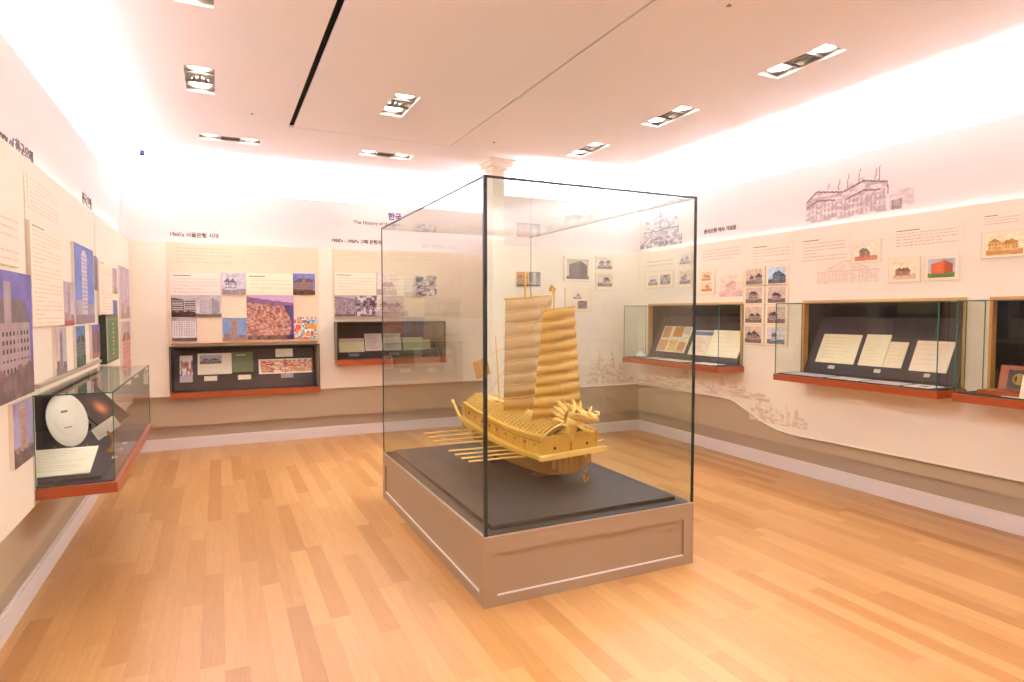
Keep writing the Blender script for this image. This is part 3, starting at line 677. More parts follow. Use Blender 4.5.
# ------------------------------------------------------------------ lettering
def lettering(text, side, x0, y0, size, m, label, val=None, bold=0):
    ax, v0, R, N = PLANES[side]
    if val is None: val = v0
    p = on(ax, val, x0, y0)+Vector(N)*.002
    cu = bpy.data.curves.new('lettering', 'FONT'); cu.body = text; cu.size = size; cu.extrude = .0015; cu.offset = bold
    tmp = bpy.data.objects.new('tmp', cu); C.objects.link(tmp)
    dg = bpy.context.evaluated_depsgraph_get(); me = bpy.data.meshes.new_from_object(tmp.evaluated_get(dg))
    bpy.data.objects.remove(tmp)
    o = bpy.data.objects.new('wall_lettering', me); me.materials.clear(); me.materials.append(m); C.objects.link(o)
    Rv, Uv, Nv = Vector(R), Vector((0, 0, 1)), Vector(N)
    o.matrix_world = Matrix(((Rv.x, Uv.x, Nv.x, p.x), (Rv.y, Uv.y, Nv.y, p.y), (Rv.z, Uv.z, Nv.z, p.z), (0, 0, 0, 1)))
    return tag(o, label, 'lettering', 'wall headings')
UB, UL = YB-.02, XL+.02
lettering("1960's 서울은행 시대", 'back', 169, 235.8, .058, M_ink, 'dark Korean heading on the white band above the first back-wall photo block', UB, .0012)
lettering("1950's - 1960's 그때 은행이", 'back', 331, 241.8, .056, M_ink, 'dark Korean heading on the white band left of the big glass case', UB, .0012)
lettering("The History of the Bank", 'back', 353.5, 223.6, .062, M_ink, 'thin English heading on upper back wall, by the case top corner', UB)
lettering("한국", 'back', 388, 219, .095, M_purple, 'bold purple Korean lettering on upper back wall at the case top edge', UB, .003)
lettering("한국은행 역사 기념물", 'right', 704, 234, .055, M_ink, 'dark Korean heading on the white band just right of the big case', XU, .0012)
lettering("History of 한국은행", 'left', -12, 131, .095, M_ink, 'dark heading high on left wall, at the left edge of the view', UL, .001)
lettering("한국 은행", 'left', 82, 202, .10, M_ink, 'short dark heading high on left wall, nearer the back corner', UL, .001)

# ------------------------------------------------------------------ wall display cases
def pane(mb, O, R, U, N, w_, h_, t=.008): return mb.obox(O, R, U, N, w_, h_, t)
def card(name, O, R, U, N, w_, h_, im, label, cat='document', group='papers shown in the wall cases', t=.006, edge=None):
    return tag(board(name, O, R, U, N, w_, h_, t, im, None, edge or M_white), label, cat, group)

# left case ---------------------------------------------------------
X0, X1, Ya, Yb, Zb, Zt = SL, -.51, 3.83, 5.72, .60, 1.13
c = empty('display_case', (SL, (Ya+Yb)/2, Zb)); tag(c, 'long glass display case with red wood base on left wall, holding a white plate', 'display case', 'wall display cases')
MB().box(X0, X1+.015, Ya-.015, Yb+.015, Zb, Zb+.055).build('base', M_cherry, c, bevel=.003)
MB().box(X0-.02, X1-.01, Ya+.01, Yb-.01, Zb+.056, Zb+.064).build('felt_floor', M_felt, c)
l = MB(); l.box(-1.28, -1.26, Ya+.02, Yb-.03, Zb+.04, 1.14).box(-1.26, X0-.001, Ya+.02, Ya+.03, Zb+.04, 1.14).box(-1.26, X0-.001, Yb-.04, Yb-.03, Zb+.04, 1.14).box(-1.26, X0-.001, Ya+.03, Yb-.04, 1.126, 1.14).box(-1.26, X0-.001, Ya+.03, Yb-.04, Zb+.04, Zb+.055)
l.build('lining', M_feltdark, c)
gm = MB(); gm.box(X1-.008, X1, Ya, Yb, Zb+.056, Zt).box(X0+.002, X1-.0085, Ya, Ya+.008, Zb+.056, Zt-.0085).box(X0+.002, X1-.0085, Yb-.008, Yb, Zb+.056, Zt-.0085).box(X0+.002, X1-.0085, Ya, Yb, Zt-.008, Zt)
gm.build('glass_box', M_glass2, c)
em = MB(); e = .0028
em.box(X1-.001, X1+e, Ya-e, Ya+.004, Zb+.056, Zt+e).box(X1-.002, X1+e, Ya+.004, Yb, Zt-.004, Zt+e).box(X0, X1-.001, Ya-e, Ya+.003, Zt-.004, Zt+e).box(X1-.001, X1+e, Yb-.003, Yb+e, Zb+.056, Zt+e).box(X0, X0+.004, Ya-e, Ya+.002, Zb+.056, Zt-.004)
em.build('glass_edge', M_greenedge, c)
# slanted support board inside
zf = Zb+.065
mb = MB().add([(-1.20, 4.55, zf), (-.60, 4.20, zf), (-.60, 4.75, zf), (-1.20, 5.1, zf), (-1.20, 4.55, zf+.03), (-.60, 4.20, zf+.03), (-.60, 4.75, zf+.03), (-1.20, 5.1, zf+.03)],
              [(0, 1, 2, 3), (4, 7, 6, 5), (0, 4, 5, 1), (1, 5, 6, 2), (2, 6, 7, 3), (3, 7, 4, 0)])
# document lying at the near end
tag(MB().box(-1.0, -.575, 3.87, 4.62, zf, zf+.018).build('display_board', M_felt), 'dark felt-covered board on floor of the left case, under the white paper', 'board')
D = Vector((0, .93, .37)).normalized(); Nn = Vector((0, -.37, .93))
card('document', (-.99, 3.93, zf+.024), (1, 0, 0), (0, .955, .297), (0, -.297, .955), .355, .30, i_doc(100, (250, 240, 214), (232, 216, 186)), 'wide cream paper lying at the near end of the left display case')
# plate on a little wooden stand
p = empty('plate', (-.825, 4.44, zf+.03)); tag(p, 'large white porcelain plate standing upright in the left display case', 'plate')
mb = MB().lathe([(.001, 0), (.10, 0), (.11, .006), (.172, -.012), (.175, -.008), (.112, .014), (.10, .010), (.001, .010)], (0, 0, 0), 40, axis='Y')
po = mb.build('dish', mat('white_porcelain', rgb(246, 236, 222), .2), None, smooth=True); po.parent = p; po.location = (0, 0, .215); po.rotation_euler = (math.radians(-14), 0, math.radians(62))
po.scale = (.90, .90, .93)
lm = MB(); 
for i, (a, b_) in enumerate(((-.03, -.022), (-.018, -.008), (-.004, .006), (.01, .024))): lm.box(a, b_, -.0035, -.001, .05, .064)
for i in range(5): lm.box(-.035+i*.014, -.026+i*.014, -.0035, -.001, -.05, -.044)
lo = lm.build('inscription', mat('red_grey_ink', rgb(150, 110, 110), .5), None); lo.parent = po
s_ = empty('plate_stand', (-.80, 4.40, zf+.018)); tag(s_, 'small carved brown wooden stand under the white plate', 'stand')
MB().tube([(-.90, 4.36, zf+.022), (-.80, 4.34, zf+.03), (-.68, 4.38, zf+.022)], [.014, .010, .014], 8).build('base', mat('red_stand_wood', rgb(150, 66, 50), .4), s_)
for dx in (-.07, .09): MB().tube([(-.80+dx, 4.34, zf+.025), (-.80+dx, 4.37, zf+.075), (-.80+dx, 4.345, zf+.105)], [.014, .012, .006], 8).build('arm', M_goldd, s_)
# dark album leaning
al = empty('book', (-.66, 4.75, zf+.02)); tag(al, 'dark album with orange sunset cover leaning behind the plate', 'book')
im = canvas(40, 50, (66, 44, 44)); n = noise2(40, 50, 4, np.random.default_rng(3)); yy, xx = np.mgrid[0:40, 0:50]
dd = np.exp(-((xx-26)**2/60+(yy-20)**2/50)); im += dd[..., None]*A((170, 90, 40)); im += (n[..., None]-.5)*.15
Rv = Vector((.62, .0, -.70)).normalized(); Uv = Vector((.42, .60, .45)); Uv = (Uv-Rv*Uv.dot(Rv)).normalized(); Nv = Rv.cross(Uv)
Ob = Vector((-.905, 4.85, zf+.325))
board('cover', Ob, Rv, Uv, Nv, .34, .20, .018, im, al, M_black)
MB().obox(Ob-Nv*.03, Rv, Uv, Nv, .345, .195, .029).build('pages', mat('cream_pages', rgb(226, 200, 160), .6), al)
card('document', (-.70, 4.66, zf+.07), Vector((.80, .1, .58)).normalized(), Vector((-.5, .3, .72)).normalized(), Vector((-.1, -.9, .3)).normalized(), .15, .08, i_doc(101), 'small white card propped against the leaning dark album')
MB_st = MB().tube([(-.62, 4.50, zf+.02), (-.60, 4.53, zf+.09), (-.63, 4.50, zf+.15)], [.02, .014, .007], 8).tube([(-.64, 4.50, zf+.03), (-.56, 4.50, zf+.02)], [.012, .012], 8)
tag(MB_st.build('book_rest', M_goldd), 'small golden brown wooden rest holding the leaning album', 'stand')
for i in range(3): tag(MB().box(-.585, -.56, 4.3+i*.22, 4.36+i*.22, zf+.019, zf+.023).build('caption_plate', M_white), ('nearest', 'middle', 'farthest')[i]+' of three small white caption plates along the left case glass', 'caption plate', 'caption plates')

# back cases -----------------------------------------------------------
def back_case(x0, x1, z0, z1, base_h, depth, label):
    c = empty('display_case', ((x0+x1)/2, SB, z0-base_h)); tag(c, label, 'display case', 'wall display cases')
    yf = SB-depth
    MB().box(x0-.005, x1+.012, yf-.012, SB-.015 if depth > .05 else SB, z0-base_h, z0-.004).build('base', M_cherry, c, bevel=.003)
    l = MB(); l.box(x0+.012, x1-.012, SB+.33, SB+.35, z0-.01, z1+.01).box(x0+.005, x0+.018, yf+.02, SB+.33, z0, z1).box(x0+.018, x1-.018, SB+.06, SB+.33, z1-.012, z1)
    l.build('lining', M_feltdark, c)
    MB().box(x1-.018, x1-.004, yf+.02, SB+.33, z0, z1).build('side_panel', M_low, c)
    MB().box(x0+.018, x1-.018, yf+.012, SB+.33, z0-.003, z0+.006).build('felt_floor', M_felt, c)
    # slanted felt back board
    h = z1-z0-.03
    MB().obox((x0+.03, SB+.02, z0+.008), (1, 0, 0), Vector((0, .16, h)).normalized(), Vector((0, -h, .16)).normalized(), x1-x0-.08, h, .012).build('slanted_board', M_felt, c)
    MB().box(x0, x1, yf, yf+.006, z0, z1).build('glass_pane', M_glass2, c)
    f = MB().box(x0-.006, x1+.006, yf-.004, SB-.001, z1, z1+.010).box(x0-.008, x0, yf-.004, SB-.001, z0-.004, z1+.010).box(x1, x1+.008, yf-.004, SB-.001, z0-.004, z1+.010)
    f.build('frame', mat('dark_olive_trim', rgb(84, 70, 52), .4), c)
    U = Vector((0, .16, h)).normalized(); N = Vector((0, -h, .16)).normalized()
    def at(x, zz): # point on board front
        return Vector((x, SB+.02, z0+.008))+U*zz+N*.0135
    return at, U, N
def bx(px): return on(1, SB+.03, px, 370).x
RX = (1, 0, 0)
at, U, N = back_case(-.485, 1.105, .655, 1.16, .068, .035, 'long shallow display case with red wood base, below first back-wall photo block')
def put_card(at, U, N, a, b_, z0_, z1_, im, label, cat='document', name='document', t=.006, edge=None, grp='papers shown in the wall cases'):
    return card(name, at(bx(a), z0_), RX, U, N, bx(b_)-bx(a), z1_-z0_, im, label, cat, grp, t, edge)
im = i_color(110, [(230, 214, 214), (70, 96, 170), (200, 130, 90), (240, 232, 230), (90, 90, 160)], 50, 26, 3); im[40:] = A((240, 230, 226)); im[:12] = A((196, 184, 190))
put_card(at, U, N, 179.5, 192.5, .10, .41, im, 'narrow booklet with blue and orange cover at left end of the long back case', 'booklet', 'booklet', .01)
im = canvas(44, 60, (244, 232, 216)); im[22:40, 4:42] = i_house(111, (110, 90, 96), (160, 140, 140), (176, 186, 214), (130, 104, 84), 18, 38)
put_card(at, U, N, 197.5, 232, .18, .43, im, 'wide white booklet with a landscape picture, left of the green book', 'booklet', 'booklet', .008)
im = canvas(40, 40, (112, 122, 88)); im[33:35, 8:26] = A((214, 206, 160)); put_card(at, U, N, 232.4, 253.5, .19, .435, grain(im, np.random.default_rng(1), .02), 'olive green book with pale title lines, in the long back case', 'book', 'book', .02, mat('green_cloth', rgb(96, 106, 76), .7))
im = i_color(112, [(214, 110, 84), (236, 200, 170), (180, 90, 80), (240, 224, 200), (206, 150, 110)], 34, 80, 6); im[:3] = A((244, 234, 220)); im[-3:] = A((244, 234, 220)); im[:, :3] = A((244, 234, 220)); im[:, 38:40] *= .8
put_card(at, U, N, 259, 312.5, .16, .34, im, 'open brochure with red and orange pictures, right end of the long back case', 'brochure', 'brochure', .006)
put_card(at, U, N, 276.5, 294, .365, .465, i_doc(113, (244, 238, 222), (214, 204, 186), 16, 26, 3), 'small white card above the open red and orange brochure')
for i, (a, b_, lab) in enumerate(((204, 217, 'below the wide white booklet'), (238, 251, 'below the olive green book'), (281, 293.5, 'below the open red and orange brochure'))):
    put_card(at, U, N, a, b_, .105, .16, canvas(4, 10, (236, 222, 196)) if i < 2 else canvas(4, 10, (170, 156, 158)), 'small caption card '+lab, 'caption card', 'caption_card', .004, grp='caption cards')
at, U, N = back_case(1.30, 2.665, .975, 1.43, .07, .20, 'raised glass-fronted display case on back wall, partly behind the big case')
def put2(a, b_, z0_, z1_, im, label, cat='document', name='document', t=.006):
    return put_card(at, U, N, a, b_, z0_, z1_, im, label, cat, name, t)
im = i_doc(120, (240, 232, 190), (226, 214, 150)); im[30:] = A((236, 200, 190)); put2(339.5, 365, .07, .25, im, 'yellow and pink document at left end of raised back case')
put2(366, 383, .08, .31, i_doc(121, (240, 222, 214), (196, 160, 150), lines=12), 'pinkish document standing second from left in raised back case')
im = i_doc(122, (232, 226, 212), (150, 144, 140), lines=14); put2(384, 402, .08, .31, im, 'white document with grey pictures behind the left edge of the big case')
put2(404, 424, .08, .25, i_doc(123, (206, 216, 170), (180, 190, 140)), 'pale green open notebook in the raised back case', 'notebook')
put2(424.5, 431, .09, .22, i_doc(124, (226, 206, 150), (200, 180, 120)), 'small yellow booklet right of the pale green notebook')
for i, (a, b_, l_) in enumerate(((349, 359, 'below the yellow and pink document'), (389, 399, 'below the white document with pictures'))):
    put_card(at, U, N, a, b_, .015, .05, canvas(4, 8, (150, 140, 150)), 'grey caption card '+l_, 'caption card', 'caption_card', .004, grp='caption cards')

# right cases -----------------------------------------------------------
GX1 = 4.60
def right_case(y0, y1, n0, n1, label):
    zb, zt = .935, 1.632
    c = empty('display_case', (SR, (y0+y1)/2, zb)); tag(c, label, 'display case', 'wall display cases')
    MB().box(GX1-.012, SR, y0-.012, y1+.012, zb, zb+.055).build('base', M_cherry, c, bevel=.003)
    MB().box(GX1+.012, SR+.3, y0+.012, y1-.012, zb+.056, zb+.064).build('felt_floor', M_felt, c)
    l = MB(); l.box(SR+.33, SR+.35, n0, n1, zb+.05, 1.64).box(SR+.05, SR+.33, n0+.001, n0+.012, zb+.065, 1.64).box(SR+.05, SR+.33, n1-.012, n1-.001, zb+.065, 1.64).box(SR+.05, SR+.33, n0+.012, n1-.012, 1.628, 1.64)
    l.build('lining', M_feltdark, c)
    f = MB(); t = .022
    f.box(SR-.012, SR+.05, n0-t+.012, n0+.010, .992, 1.64+t).box(SR-.012, SR+.05, n1-.010, n1+t-.012, .992, 1.64+t).box(SR-.012, SR+.05, n0+.010, n1-.010, 1.634, 1.64+t)
    f.build('niche_frame', M_lightwood, c, bevel=.002)
    g_ = MB(); zg = zb+.056
    g_.box(GX1, GX1+.008, y0, y1, zg, zt).box(GX1+.0085, SR-.013, y0, y0+.008, zg, zt-.0085).box(GX1+.0085, SR-.013, y1-.008, y1, zg, zt-.0085).box(GX1+.0085, SR-.013, y0, y1, zt-.008, zt)
    g_.build('glass_box', M_glass2, c)
    e = .0025; em = MB()
    for yy_, s1 in ((y0, -1), (y1, 1)):
        em.box(GX1-e, GX1+.003, yy_-e if s1 < 0 else yy_-.003, yy_+.003 if s1 < 0 else yy_+e, zg, zt+e)
        em.box(GX1+.003, SR-.013, yy_-e if s1 < 0 else yy_-.003, yy_+.003 if s1 < 0 else yy_+e, zt-.003, zt+e)
        em.box(SR-.016, SR-.0125, yy_-e if s1 < 0 else yy_-.003, yy_+.003 if s1 < 0 else yy_+e, zg, zt-.003)
    em.box(GX1-e, GX1+.003, y0+.003, y1-.003, zt-.003, zt+e)
    em.build('glass_edge', M_greenedge, c)
    return c, zb+.064
def sl_board(n0, n1, zf, wX0=4.93, wX1=5.17, h=.50, lab=''):
    # slanted board, leaning back into the niche
    U = Vector((wX1-wX0, 0, h)).normalized(); N = Vector((-h, 0, wX1-wX0)).normalized(); L = math.hypot(wX1-wX0, h)
    tag(MB().obox((wX0, n1-.03, zf+.002), (0, -1, 0), U, N, n1-n0-.06, L, .012).build('slanted_display_board', M_felt), lab, 'board')
    def at(y, s): return Vector((wX0, y, zf+.002))+U*s+N*.0135
    return at, U, N
RR = (0, -1, 0)
# middle case
c2, zf = right_case(2.645, 4.052, 2.66, 4.04, 'large glass wall case nearest on right wall with four leaning papers')
at, U, N = sl_board(2.66, 4.04, zf, lab='dark slanted board in the large right-wall case, carrying four leaning papers')
def ry(px, X=4.92): return on(0, X, px, 345).y
def putr(a, b_, s0, s1, im, label, cat='document', name='document', t=.006, skew=0, X=4.90):
    ya, yb = ry(a-.5, X+.06), ry(b_-.5, X+.06); s0 += .012; s1 += .022
    return card(name, at(ya, s0), RR, U, N, ya-yb, s1-s0, im, label, cat, t=t)
CR = (246, 232, 196)
putr(813, 851, .09, .36, i_doc(130, CR, (232, 212, 172), lines=7), 'cream document at left end of the large right-wall case', X=4.86)
putr(855.5, 880, .09, .37, i_doc(131, CR, (236, 218, 180), lines=8), 'tall cream page standing second from left in the large right-wall case', X=4.86)
putr(880.5, 899, .09, .31, i_doc(132, (244, 222, 186), (232, 206, 168), lines=6), 'peach page standing third from left in the large right-wall case', X=4.86)
putr(907, 945, .08, .33, i_doc(133, (243, 222, 196), (230, 204, 176), lines=5), 'pinkish wide paper at right end of the large right-wall case', X=4.86)
for i, (px_, l_) in enumerate(((826, 'cream document'), (872, 'two middle pages'), (922, 'pinkish wide paper'))):
    putr(px_, px_+6, .035, .055, canvas(3, 8, (220, 206, 190)), 'tiny caption strip under the '+l_, 'caption card', 'caption_card', X=4.84)
lab_ = ['farthest long pale leaflet lying flat in large right-wall case', 'second flat pale leaflet in large right-wall case', 'third flat pale leaflet in large right-wall case', 'white sheet with dark seal lying at near end of large right-wall case']
for i, (ya, yb, im) in enumerate(((3.98, 3.60, i_doc(134, (206, 190, 186), (170, 150, 150), 20, 40, 5)), (3.55, 3.27, i_doc(135, (216, 200, 196), (180, 160, 160), 20, 30, 5)), (3.23, 2.95, i_doc(136, (206, 186, 186), (176, 150, 150), 20, 30, 5)), (2.90, 2.72, i_doc(137, (236, 226, 214), (214, 200, 190), 24, 24, 3)))):
    if i == 3: put(im, .35, .7, .35, .7, (110, 76, 80))
    card('leaflet', (GX1+.03, ya, zf+.001), RR, (1, 0, 0), (0, 0, 1), ya-yb, .19 if i < 3 else .20, im, lab_[i], 'leaflet', 'flat leaflets', .003)
# far case
c1, zf = right_case(4.767, 6.385, 4.80, 6.34, 'glass wall case farthest along right wall, half behind the big case')
at, U, N = sl_board(4.80, 6.34, zf, lab='dark slanted board in the farthest right-wall case')
im = canvas(44, 54, (240, 224, 196))
for (x0, x1, y0, y1, s) in ((.03, .3, .55, .97, (206, 140, 96)), (.4, .72, .6, .97, (196, 130, 50)), (.76, .97, .7, .97, (214, 200, 190)), (.03, .32, .05, .45, (220, 160, 110)), (.38, .66, .05, .48, (230, 190, 120)), (.7, .95, .04, .4, (200, 140, 80))):
    put(im, x0, x1, y0, y1, s)
grain(im, np.random.default_rng(9), .1, 12)
putr(656, 684, .06, .39, im, 'sheet of small orange and brown pictures in farthest right-wall case', 'picture sheet', 'picture_sheet', X=4.88)
im = i_doc(141, (236, 220, 190), (206, 180, 140), lines=10); im[32:38] = A((110, 130, 170)); putr(688, 706, .05, .35, im, 'booklet page with a blue band behind the big case front edge', X=4.88)
im = i_doc(142, (248, 238, 206), (238, 222, 180), lines=5); putr(705.5, 737.5, .05, .36, im, 'large cream spread at right end of farthest right-wall case', X=4.88)
for i, (ya, yb, l_) in enumerate(((6.05, 5.92, 'farthest small flat white sheet'), (5.86, 5.55, 'long flat white sheet at the middle'), (5.5, 5.38, 'small flat yellowish sheet'), (5.22, 4.9, 'wide flat white sheet at near end'))):
    card('leaflet', (GX1+.04, ya, zf+.001), RR, (1, 0, 0), (0, 0, 1), ya-yb, .19, i_doc(145+i, (240, 228, 210), (220, 204, 190), 16, 24, 4), l_+' of the farthest right-wall case', 'leaflet', 'flat leaflets', .003)
hm = MB().lathe([(.09, 0), (.085, .025), (.05, .035), (.045, .06), (.02, .075), (.005, .078)], (GX1+.14, 6.22, zf+.001), 24)
tag(hm.build('silver_dish', mat('pale_silver', rgb(200, 196, 186), .25, metal=.6), smooth=True), 'small silvery covered dish at far end of farthest right-wall case', 'dish')
# near case, cut by the frame
c3, zf = right_case(1.11, 2.525, 1.12, 2.49, 'glass wall case cut by the right edge of the view, dark lining')
b = empty('wooden_box', (4.80, 2.20, zf)); tag(b, 'small carved red-brown wooden box with a gold emblem in rightmost case', 'box')
Ub = Vector((.25, 0, .97)).normalized(); Nb = Vector((-.97, 0, .25)).normalized()
MB().obox((4.86, 2.385, zf), RR, Ub, Nb, .26, .19, .03).build('lid', M_cherry, b, bevel=.004)
MB().box(4.66, 4.82, 2.10, 2.42, zf, zf+.03).build('tray', M_cherry, b, bevel=.004)
mb = MB(); q = Vector((4.86, 2.385, zf))+Nb*.031
mb.obox(q+Vector((0, -.055, 0))+Ub*.03, RR, Ub, Nb, .14, .13, .006).build('emblem_plate', mat('black_lacquer', rgb(60, 30, 20), .3), b, bevel=.002)
mb = MB(); ce = q+Vector((0, -.125, 0))+Ub*.095+Nb*.007
pts = [ce+Vector((0, -math.cos(t)*.034, 0))+Ub*math.sin(t)*.034 for t in np.linspace(0, 2*PI, 17)]
mb.tube(pts, .008, 6).tube([ce-Ub*.03, ce+Ub*.035], .014, 6).build('emblem', mat('dull_gold', rgb(170, 140, 60), .35, metal=.5), b)
card('document', (4.64, 2.16, zf+.001), RR, Vector((.25, 0, .95)).normalized(), Vector((-.95, 0, .25)).normalized(), .3, .15, i_doc(150, (244, 232, 212), (220, 200, 180)), 'white card standing beside the wooden box in rightmost case', 'document')
card('leaflet', (GX1+.03, 2.26, zf+.001), RR, (1, 0, 0), (0, 0, 1), .16, .06, i_doc(151, (236, 226, 214), (210, 196, 186), 10, 20, 3), 'small white caption lying before the wooden box', 'leaflet', 'flat leaflets', .003)

# ------------------------------------------------------------------ big glass case in the middle
BX0, BX1, BY0, BY1, PZ, GZ = 1.23, 2.632, 2.915, 5.11, .378, 2.243
c = empty('glass_showcase', ((BX0+BX1)/2, (BY0+BY1)/2, 0)); tag(c, 'big free-standing glass showcase on a taupe panelled plinth, holding a golden ship model', 'display case')
mb = MB(); t = .014
mb.box(BX0+t, BX1-t, BY0+t, BY1-t, 0, PZ-.02); mb.box(BX0, BX1, BY0, BY1, PZ-.02, PZ-.004)
rail_t, rail_b, st = .075, .055, .075
for (u0, u1, f) in ((BX0, BX1, 'F'), (BX0, BX1, 'B'), (BY0, BY1, 'L'), (BY0, BY1, 'R')):
    def bxx(a, b_, z0, z1):
        if f == 'F': mb.box(a, b_, BY0, BY0+t-.0005, z0, z1)
        if f == 'B': mb.box(a, b_, BY1-t+.0005, BY1, z0, z1)
        if f == 'L': mb.box(BX0, BX0+t-.0005, a, b_, z0, z1)
        if f == 'R': mb.box(BX1-t+.0005, BX1, a, b_, z0, z1)
    lo, hi = (u0, u1) if f in 'FB' else (u0+t, u1-t)
    bxx(lo, hi, 0, rail_b); bxx(lo, hi, PZ-.02-rail_t, PZ-.0205); bxx(lo, u0+st, rail_b, PZ-.02-rail_t); bxx(u1-st, hi, rail_b, PZ-.02-rail_t)
mb.build('plinth', M_plinth, c)
mb = MB(); q = .006
for (a0, a1, b0, b1) in ((BX0+st, BX1-st, BY0+.004, BY0+.013), (BX0+st, BX1-st, BY1-.013, BY1-.004)): mb.box(a0, a1, b0, b1, rail_b, rail_b+q)
for (a0, a1, b0, b1) in ((BX0+.004, BX0+.013, BY0+st, BY1-st), (BX1-.013, BX1-.004, BY0+st, BY1-st)): mb.box(a0, a1, b0, b1, rail_b, rail_b+q)
mb.build('plinth_bead', M_base, c)
mb = MB().box(BX0, BX1, BY0, BY0+.006, PZ-.004, PZ+.003).box(BX0, BX1, BY1-.006, BY1, PZ-.004, PZ+.003).box(BX0, BX0+.006, BY0+.006, BY1-.006, PZ-.004, PZ+.003).box(BX1-.006, BX1, BY0+.006, BY1-.006, PZ-.004, PZ+.003)
mb.build('metal_channel', M_metal, c)
MB().box(BX0+.02, BX1-.02, BY0+.02, BY1-.02, PZ-.003, PZ+.002).box(BX0+.075, BX1-.075, BY0+.085, BY1-.085, PZ+.002, PZ+.028).build('dark_deck', M_deck, c, bevel=.006)
g0 = .008; gt = .010
gm = MB()
gm.box(BX0+g0, BX1-g0, BY0+g0, BY0+g0+gt, PZ+.003, GZ).box(BX0+g0, BX1-g0, BY1-g0-gt, BY1-g0, PZ+.003, GZ)
gm.box(BX0+g0, BX0+g0+gt, BY0+g0+gt+.0005, BY1-g0-gt-.0005, PZ+.003, GZ).box(BX1-g0-gt, BX1-g0, BY0+g0+gt+.0005, BY1-g0-gt-.0005, PZ+.003, GZ)
gm.box(BX0+g0+gt+.0005, BX1-g0-gt-.0005, BY0+g0+gt+.0005, BY1-g0-gt-.0005, GZ-gt, GZ)
gm.build('glass_box', M_glass, c)
def seal(x, y, w_=.006, wide=.011):
    mb = MB().box(x-wide/2, x+wide/2, y-wide/2, y+wide/2, PZ+.003, GZ+.002); mb.build('edge_seal', M_darkglass, c)
seal(BX0+g0+.002, BY0+g0+.002, wide=.018); seal(BX1-g0, BY0+g0, wide=.012); seal(BX0+g0, BY1-g0, wide=.007); seal(BX1-g0, BY1-g0, wide=.004)
MB().box(BX0+.003, BX1-.003, BY0+.004, BY0+.016, GZ-.006, GZ+.006).build('edge_seal', M_darkglass, c)
MB().box(BX0+.003, BX0+.014, BY0+.016, BY1-.003, GZ-.004, GZ+.005).build('edge_seal', mat('grey_edge', rgb(70, 66, 78), .4), c)
MB().box(BX1-.012, BX1-.004, BY0+.016, BY1-.003, GZ-.003, GZ+.003).box(BX0+.014, BX1-.012, BY1-.010, BY1-.004, GZ-.003, GZ+.003).build('edge_seal', M_metal, c)

# ------------------------------------------------------------------ turtle ship model
TH = math.radians(10)
DZ = PZ+.028
ship = empty('ship_model', (2.10, 3.50, DZ), TH, local=True); ship.scale = (1, .95, 1)   # local: x starboard(right seen from bow side), y toward stern
tag(ship, 'golden wooden model of a turtle warship with dragon head, two straw sails and oars', 'ship model')
L_ = 1.20
def zr(s): return .215+.02*max(0, 1-s/.3)*0+.085*(max(0, s-.20)/.92)**1.5       # rail height above deck
def hw(s): # half width of rail
    return .238-.085*(s/L_)**2 if s < L_ else .15
def lb(mbx, name, m, **k):
    o = mbx.build(name, m, None, **k); o.parent = ship; return o
# hull: lofted sections
ss = np.linspace(0.0, 1.20, 15); nsec = 13; V = []; Fc = []
for s in ss:
    t = s/1.2; top = zr(s)-.01
    keel = .045+.03*max(0, 1-s/.22)**2+.17*max(0, (t-.62)/.38)**2
    bw_ = (hw(s)-.03)*(1-.30*max(0, 1-s/.2)**2)
    for k in range(nsec):
        a = PI*k/(nsec-1); xx = -math.cos(a)*bw_; q = abs(math.sin(a))**.62
        V.append((xx*(1), s, top-(top-keel)*q))
for i in range(len(ss)-1):
    for k in range(nsec-1):
        a = i*nsec+k; Fc.append((a, a+1, a+nsec+1, a+nsec))
Fc.append(tuple(range(nsec))); Fc.append(tuple(reversed(range((len(ss)-1)*nsec, len(ss)*nsec))))
for i in range(len(ss)-1): Fc.append((i*nsec, (i+1)*nsec, (i+1)*nsec+nsec-1, i*nsec+nsec-1))
mb = MB(); mb.add(V, Fc); hull = lb(mb, 'hull', M_goldd, smooth=False)
# hull planks: raised strakes
mb = MB()
for k in (2, 3, 4, 8, 9, 10):
    pts = []
    for i in range(len(ss)): pts.append(Vector(V[i*nsec+k])+Vector((math.copysign(.004, k-6)*1, 0, -.002)))
    mb.tube(pts, .005, 5)
st_ = mb.build('strakes', M_goldd, None); st_.parent = hull
# bow transom planks
mb = MB()
for i in range(7):
    x = -.15+i*.05; mb.box(x-.022, x+.022, -.012, -.001, .09+.04*abs(x)/.15, .205)
lb(mb, 'bow_planks', M_goldd)
# rail beam around the hull
def rib(side, off0, z_off, r, n=14, s0=-.02, s1=1.2, m=M_gold, nm='rail'):
    mb = MB(); pts = [(side*(hw(s)+off0), s, zr(s)+z_off) for s in np.linspace(s0, s1, n)]
    mb.tube(pts, r, 6); return lb(mb, nm, m)
for sd in (-1, 1):
    mb = MB()
    for a, b_ in zip(np.linspace(-.03, 1.2, 15), np.linspace(-.03, 1.2, 15)[1:]):
        xa, xb = sd*hw(max(a, 0)), sd*hw(max(b_, 0)); za, zb_ = zr(max(a, 0)), zr(max(b_, 0)); w2 = sd*.034
        v = [(xa-w2*.3, a, za-.014), (xa+w2, a, za-.014), (xa+w2, a, za+.012), (xa-w2*.3, a, za+.012), (xb-w2*.3, b_, zb_-.014), (xb+w2, b_, zb_-.014), (xb+w2, b_, zb_+.012), (xb-w2*.3, b_, zb_+.012)]
        mb.add(v, [(0, 1, 2, 3), (7, 6, 5, 4), (0, 4, 5, 1), (1, 5, 6, 2), (2, 6, 7, 3), (3, 7, 4, 0)])
    lb(mb, 'side_rail', M_gold)
